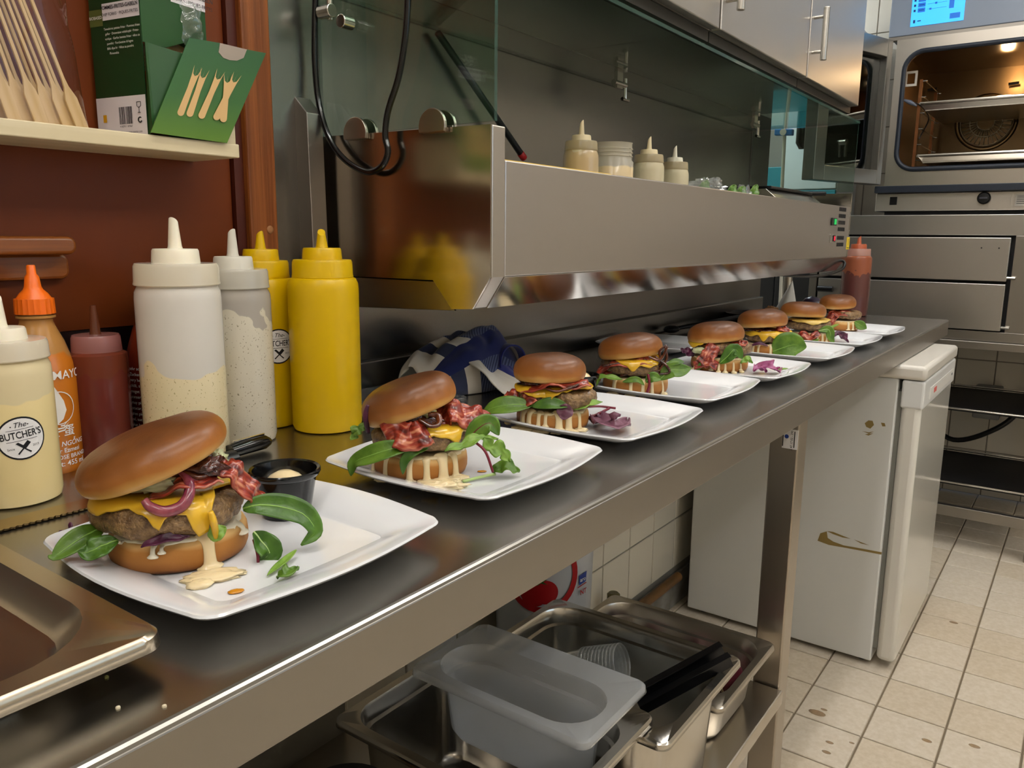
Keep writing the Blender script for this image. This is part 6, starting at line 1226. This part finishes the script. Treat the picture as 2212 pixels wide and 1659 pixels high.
# ================================================================ SMALL CUPS AND THINGS BEHIND
def ramekin(lab, c, R=.030, hh=.042):
    t = thing('sauce_cup', lab, 'cup', c, 0, 'black sauce cups on the plates'); b = MB()
    b.lathe([(0, .0005), (R*.66, 0), (R*.70, .002), (R*.9, hh-.007), (R*.97, hh-.006), (R*1.03, hh-.003), (R*1.03, hh-.001), (R, hh), (R*.92, hh-.001), (R*.89, hh-.005), (R*.66, .004), (0, .0035)], 40); b.build('cup', M['blackgloss'], t, smooth='auto')
    b = MB(); b.lathe([(R*.84, .026), (R*.6, .030), (R*.42, .0355), (R*.2, .039), (0, .0395)], 28); b.build('sauce', M['sauce'], t, smooth=True); return t
p = Vector((-.553, .424, ZC+.0068)); ramekin('black melamine sauce cup with a dab of cream sauce on the nearest plate', tuple(p))
p = onz(1262, 862, PZ); ramekin('black sauce cup half hidden behind the third burger', (p.x-.012, p.y+.01, PZ+.0002), .027, .036)
# black skillet-like spoon behind the fifth burger
t = thing('black_ladle', 'black ladle lying along the backsplash behind the fifth burger', 'ladle', tuple(Vector((-.87, 2.1, ZC)))); b = MB()
a0, a1 = Vector((-.885, 1.93, ZC+.012)), Vector((-.85, 2.36, ZC+.016)); b.tube([a0, a0.lerp(a1, .5), a1], [.008, .011, .012], 10, flat=.6); b.build('handle', M['blackmat'], t, world=True, smooth=True); blob(t, rootm(t).inverted() @ Vector((-.885, 1.93, ZC+.012)), .02, .026, .010, M['blackmat'], 'bowl', 1, .08)
t = thing('black_skillet', 'flat black skillet near the far end behind the burgers', 'pan', (-.83, 2.42, ZC)); b = MB(); b.lathe([(0, .002), (.075, 0), (.09, .022), (.093, .024), (.087, .021), (.073, .005), (0, .005)], 36); b.build('pan_bowl', M['blackmat'], t, smooth='auto')
p = onz(1640, 678, ZC); t = thing('small_dish', 'small dark dish with a fried morsel beside the folded napkin', 'dish', (-.862, 2.60, ZC)); b = MB(); b.lathe([(0, .001), (.04, 0), (.052, .014), (.054, .016), (.05, .013), (.038, .004), (0, .004)], 28); b.build('dish', mat('dark stoneware', '#4a4038', .3), t, smooth='auto'); blob(t, (.02, .0, .018), .02, .014, .013, mat('fried crust', '#9a6a34', .5, bump=.6, bscale=200), 'morsel', 2, .5, 3)
t = thing('folded_napkin', 'white cloth napkin folded into a standing cone near the far end', 'napkin', (-.80, 2.655, ZC)); b = MB(); A = ony(1712, 607, 2.655); P1, P2 = ony(1668, 680, 2.655), ony(1722, 672, 2.655)
def nf(u, v): 
    p = P1.lerp(P2, u).lerp(A, v); return Vector((p.x, p.y-.03*math.sin(PI*u)*(1-v), max(ZC+.001, p.z if v > 0 else ZC+.001)))
b.grid(nf, 16, 14); b.build('cloth', mat('white napkin', '#d6d2c8', .8, bump=.2, bscale=60), t, world=True, smooth=True, solid=.003)
p = onz(1760, 665, ZC); blob_t = MB(); t = thing('onion_half', 'dark purple onion peeking out behind the seventh burger', 'onion', (-.70, 2.55, ZC)); blob(t, (0, 0, .038), .036, .036, .036, mat('dark onion skin', '#2c1f33', .3, coat=.3), 'bulb', 3, .08)
# green herbs in the rail
for k, (x, y, w) in enumerate(((1520, 396, .012), (1580, 405, .012), (1600, 408, .013), (1628, 404, .012))):
    p = onx(x, y, -.66); t = thing('herb_leaf', ['small green leaf poking out by the cling film on the rail', 'green leaf beside the film scrap on the rail', 'curled green leaf in the rail, second from the right', 'upright green leaf rightmost on the topping rail'][k], 'leaf', (p.x, p.y, 1.19), 0, 'green herbs on the topping rail'); q = Vector((0, 0, p.z-1.19)); leaf(t, [Vector((-.01, -.01, .002)), q*.6, q+Vector((.0, .02, .006))], w, M['leaf'], (1, -.5, .4), .3, wav=.002)
# ================================================================ UNDER THE WORKTABLE
ZS = .30
gnpan('gastronorm_pan', 'steel gastronorm pan holding red onions at the far end of the undershelf', 'pan', -.714, -.385, 1.082, 1.338, .40, .098, M['pan_worn'], group='gastronorm pans on the undershelf', rc=.055, taper=.012)
gnpan('gastronorm_pan', 'deep steel gastronorm pan with stacked clear cups, in the middle of the undershelf', 'pan', -.684, -.356, .815, 1.076, .50, .198, M['pan'], group='gastronorm pans on the undershelf', rc=.05, taper=.014)
gnpan('gastronorm_pan', 'dim steel gastronorm pan under the clear plastic container', 'pan', -.71, -.388, .60, .852, .512, .15, M['pan'], group='gastronorm pans on the undershelf', rc=.04, taper=.012, ins=(.014, .014, .014, .042))
mk = clear('milky polypropylene', '#f8fafc', opac=.36, ocol='#f4f6f8', rough=.25)
o = gnpan('clear_container', 'milky clear plastic gastronorm container resting on a steel pan', 'container', -.672, -.402, .70, .858, .548, .10, mk, rc=.045, taper=.01, solid=.0016, ins=(.018, .018, .016, .046))
for k, (x, y0, y1) in enumerate(((1075, 1395, 1430), (1272, 1478, 1515), (1350, 1480, 1500))):
    pass
for k in range(5):
    b = MB(); z = .535-.016*k; b.box(-.55, -.53, .8085, .8092, z, z+.0012); q = b.build('volume_mark', mk, None); q.parent = o; q.location = q.location-o.location
# red onions
for k, (x, y, z, r, lab) in enumerate(((1400, 1355, .345, .033, 'red onion deepest in the onion pan'), (1495, 1380, .345, .034, 'red onion at the middle of the onion pan'), (1580, 1478, .352, .034, 'large red onion with rootlets at the front of the onion pan'))):
    p = onz(x, y, z+.01) if k < 2 else Vector((-.437, 1.225, 0)); p.x = min(max(p.x, -.64), -.437 if k == 2 else -.452); p.y = min(max(p.y, 1.145), 1.275); t = thing('red_onion', lab, 'onion', (p.x, p.y, .304 if k < 2 else .342), 0, 'red onions in the pan'); b = MB()
    b.lathe([(0, 0), (r*.3, .002), (r*.75, r*.25), (r, r*.85), (r*.92, r*1.3), (r*.6, r*1.62), (r*.25, r*1.78), (r*.14, r*1.98), (0, r*2.05)], 28); o = b.build('bulb', mat('red onion skin %d' % k, '#4a1420', .3, coat=.2, var='#642a30', vscale=(60, 60, 8)), t, smooth=True)
    if k == 2:
        b = MB()
        for q in range(16):
            a = 2*PI*q/16; b.tube([Vector((0, -.02, .03)), Vector((.012*math.cos(a), -.034, .026+.012*math.sin(a))), Vector((.024*math.cos(a+.4), -.04, .016+.02*math.sin(a)))], .0005, 4)
        b.build('rootlets', mat('dry roots', '#b09a6a', .7), t)
b = MB(); b.lathe([(0, 0), (.012, .002), (.024, .012), (.028, .022), (.02, .034), (.006, .038), (0, .0385)], 20); t = thing('red_onion', 'red onion lying under the large rooty onion in the pan', 'onion', (-.445, 1.235, .3035), 0, 'red onions in the pan'); b.build('bulb', mat('red onion skin low', '#4a1420', .3), t, smooth=True)
# cup stacks in the middle pan
def cups(lab, c, d, n=12, r=.036, tl=.006):
    c = Vector(c); d = Vector(d).normalized(); t = thing('cup_stack', lab, 'cups', tuple(c), 0, 'stacks of clear cups'); cm = clear('clear cup plastic', '#f4f6f6', opac=.16, ocol='#f0f2f2', rough=.08, fres=1.8); s1 = d.cross(Vector((0, 0, 1))).normalized(); s2 = d.cross(s1)
    base = None
    for k in range(n):
        b = MB(); o = d*(tl*k)
        def f(u, v): a = 2*PI*u; rr_ = r*(.8+.2*v) if v < .92 else r*1.04; return o+d*(-.05+.05*v)+s1*(rr_*math.cos(a))+s2*(rr_*math.sin(a))
        b.grid(f, 28, 8, cu=True); b.tube([o+s1*(r*1.04*math.cos(2*PI*i/28))+s2*(r*1.04*math.sin(2*PI*i/28)) for i in range(29)], .0012, 5); b.build('cup', cm, t, smooth=True)
    return t
q = onz(1348, 1432, .47); d_ = Vector((.75, .12, .28)).normalized(); cups('stack of ribbed clear plastic cups leaning out of the middle pan', tuple(q-d_*.066), d_, 11, .028, .0062)
cups('upper stack of clear plastic cups lying in the bottom of the middle pan', (-.52, .905, .385), (.8, .10, -.04), 17, .03, .0065)
cups('lower stack of clear cups beside the other lying stack in the middle pan', (-.50, .862, .338), (.85, .04, 0), 14, .024, .0065)
# black tongs handle
a0, a1 = onz(1395, 1490, .47), onz(1560, 1400, .525); t = thing('black_tongs', 'black channel shaped tongs lying across the middle pan', 'tongs', tuple(a0)); dv = (a1-a0).normalized(); sd = dv.cross(Vector((0, 0, 1))).normalized(); up_ = sd.cross(dv)
for s_, nm in ((0, 'upper_arm'), (1, 'lower_arm')):
    b = MB(); q0 = a0-dv*.02+sd*(.014*s_)-up_*(.012*s_); q1 = a1+sd*(.024*s_)-up_*(.004*s_); c = (q0+q1)/2; h = (q1-q0)/2
    b.obox(c, h, sd*.0008-sd*0, up_*.012); b.obox(c+up_*.0115+sd*.006, h, sd*.0065, up_*.0008); b.build(nm, M['black'], t, world=True)
# tomato bucket
p = onx(1158, 1272, -.71); R = .115; c = p+Vector((p.x, p.y, 0)).normalized()*R; c.z = ZS
c = Vector((-.822, 1.245, ZS)); R = .1
t = thing('tomato_bucket', 'white bucket printed with a red ring and tomato on the undershelf', 'bucket', tuple(c)); b = MB(); b.lathe([(0, .001), (R*.92, 0), (R*.93, .004), (R, .285), (R*1.03, .288), (R*1.03, .305), (0, .306)], 44); b.build('body', mat('white bucket plastic', '#c9ccd0', .3), t, smooth='auto')
ph = facing(c); g = cylmap(R*.985, ph, 0, .001)
n = 40; b = MB(); c0 = (-.005, .185); b.add([g(c0[0]+(.074 if q else .062)*math.cos(2*PI*i/n), c0[1]+(.074 if q else .062)*math.sin(2*PI*i/n)) for q in (0, 1) for i in range(n)], [(i, (i+1) % n, n+(i+1) % n, n+i) for i in range(n)]); b.build('red_ring', M['red'], t)
b = MB(); disc(b, g, .027, 30, -.018, .150, 3); disc(b, g, .024, 30, .004, .153, 3); b.build('tomato_print', M['red'], t)
g3 = cylmap(R*.985, ph, 0, .0016); b = MB(); b.add([g3(-.007+.018*math.cos(a)*(1 if k % 2 else .35), 0.174+.009*math.sin(a)*(1 if k % 2 else .35)) for k, a in enumerate([2*PI*i/10 for i in range(10)])], [tuple(range(10))]); b.build('tomato_leaf', mat('print green', '#2a6a2a', .4), t)
b = MB(); b.add([g(.074, .157), g(.094, .160), g(.096, .180), g(.074, .176)], [(0, 1, 2, 3)]); o = b.build('logo_panel', M['blueink'], t); lettering('logo_print', 'aro', .012, lambda u, v: g3(.084+u, .167+v), M['inkwhite'], o, bold=.02)
lettering('bucket_print', 'NT', .014, lambda u, v: g3(.086+u, .141+v), M['red'], t, bold=.02); b = MB(); b.add([g(.070, .154), g(.096, .1575), g(.096, .1555), g(.070, .152)], [(0, 1, 2, 3)]); b.build('logo_underline', M['red'], o)
# bottle neck behind the onion pan and pipe along the wall
b = MB(); b.lathe([(0, 0), (.033, 0), (.035, .004), (.035, .13), (.025, .16), (.0145, .18), (.0145, .205), (.0165, .206), (.0165, .228), (.012, .232), (0, .232)], 24, (-.885, 1.66, 0)); solo('oil_bottle', b, mat('olive glass', '#5a5220', .15, coat=.4), 'olive green bottle standing on the floor behind the onion pan', 'bottle', smooth='auto')
b = MB(); b.tube([(-.905, 1.3, .112), (-.905, 2.1, .112)], .014, 12); solo('heating_pipe', b, mat('worn brown pipe', '#7a5426', .55, var='#5a4020', vscale=(20, 12, 20)), 'brown painted pipe running along the wall above the skirting', 'pipe', smooth='auto')
# dark things at the near end of the undershelf
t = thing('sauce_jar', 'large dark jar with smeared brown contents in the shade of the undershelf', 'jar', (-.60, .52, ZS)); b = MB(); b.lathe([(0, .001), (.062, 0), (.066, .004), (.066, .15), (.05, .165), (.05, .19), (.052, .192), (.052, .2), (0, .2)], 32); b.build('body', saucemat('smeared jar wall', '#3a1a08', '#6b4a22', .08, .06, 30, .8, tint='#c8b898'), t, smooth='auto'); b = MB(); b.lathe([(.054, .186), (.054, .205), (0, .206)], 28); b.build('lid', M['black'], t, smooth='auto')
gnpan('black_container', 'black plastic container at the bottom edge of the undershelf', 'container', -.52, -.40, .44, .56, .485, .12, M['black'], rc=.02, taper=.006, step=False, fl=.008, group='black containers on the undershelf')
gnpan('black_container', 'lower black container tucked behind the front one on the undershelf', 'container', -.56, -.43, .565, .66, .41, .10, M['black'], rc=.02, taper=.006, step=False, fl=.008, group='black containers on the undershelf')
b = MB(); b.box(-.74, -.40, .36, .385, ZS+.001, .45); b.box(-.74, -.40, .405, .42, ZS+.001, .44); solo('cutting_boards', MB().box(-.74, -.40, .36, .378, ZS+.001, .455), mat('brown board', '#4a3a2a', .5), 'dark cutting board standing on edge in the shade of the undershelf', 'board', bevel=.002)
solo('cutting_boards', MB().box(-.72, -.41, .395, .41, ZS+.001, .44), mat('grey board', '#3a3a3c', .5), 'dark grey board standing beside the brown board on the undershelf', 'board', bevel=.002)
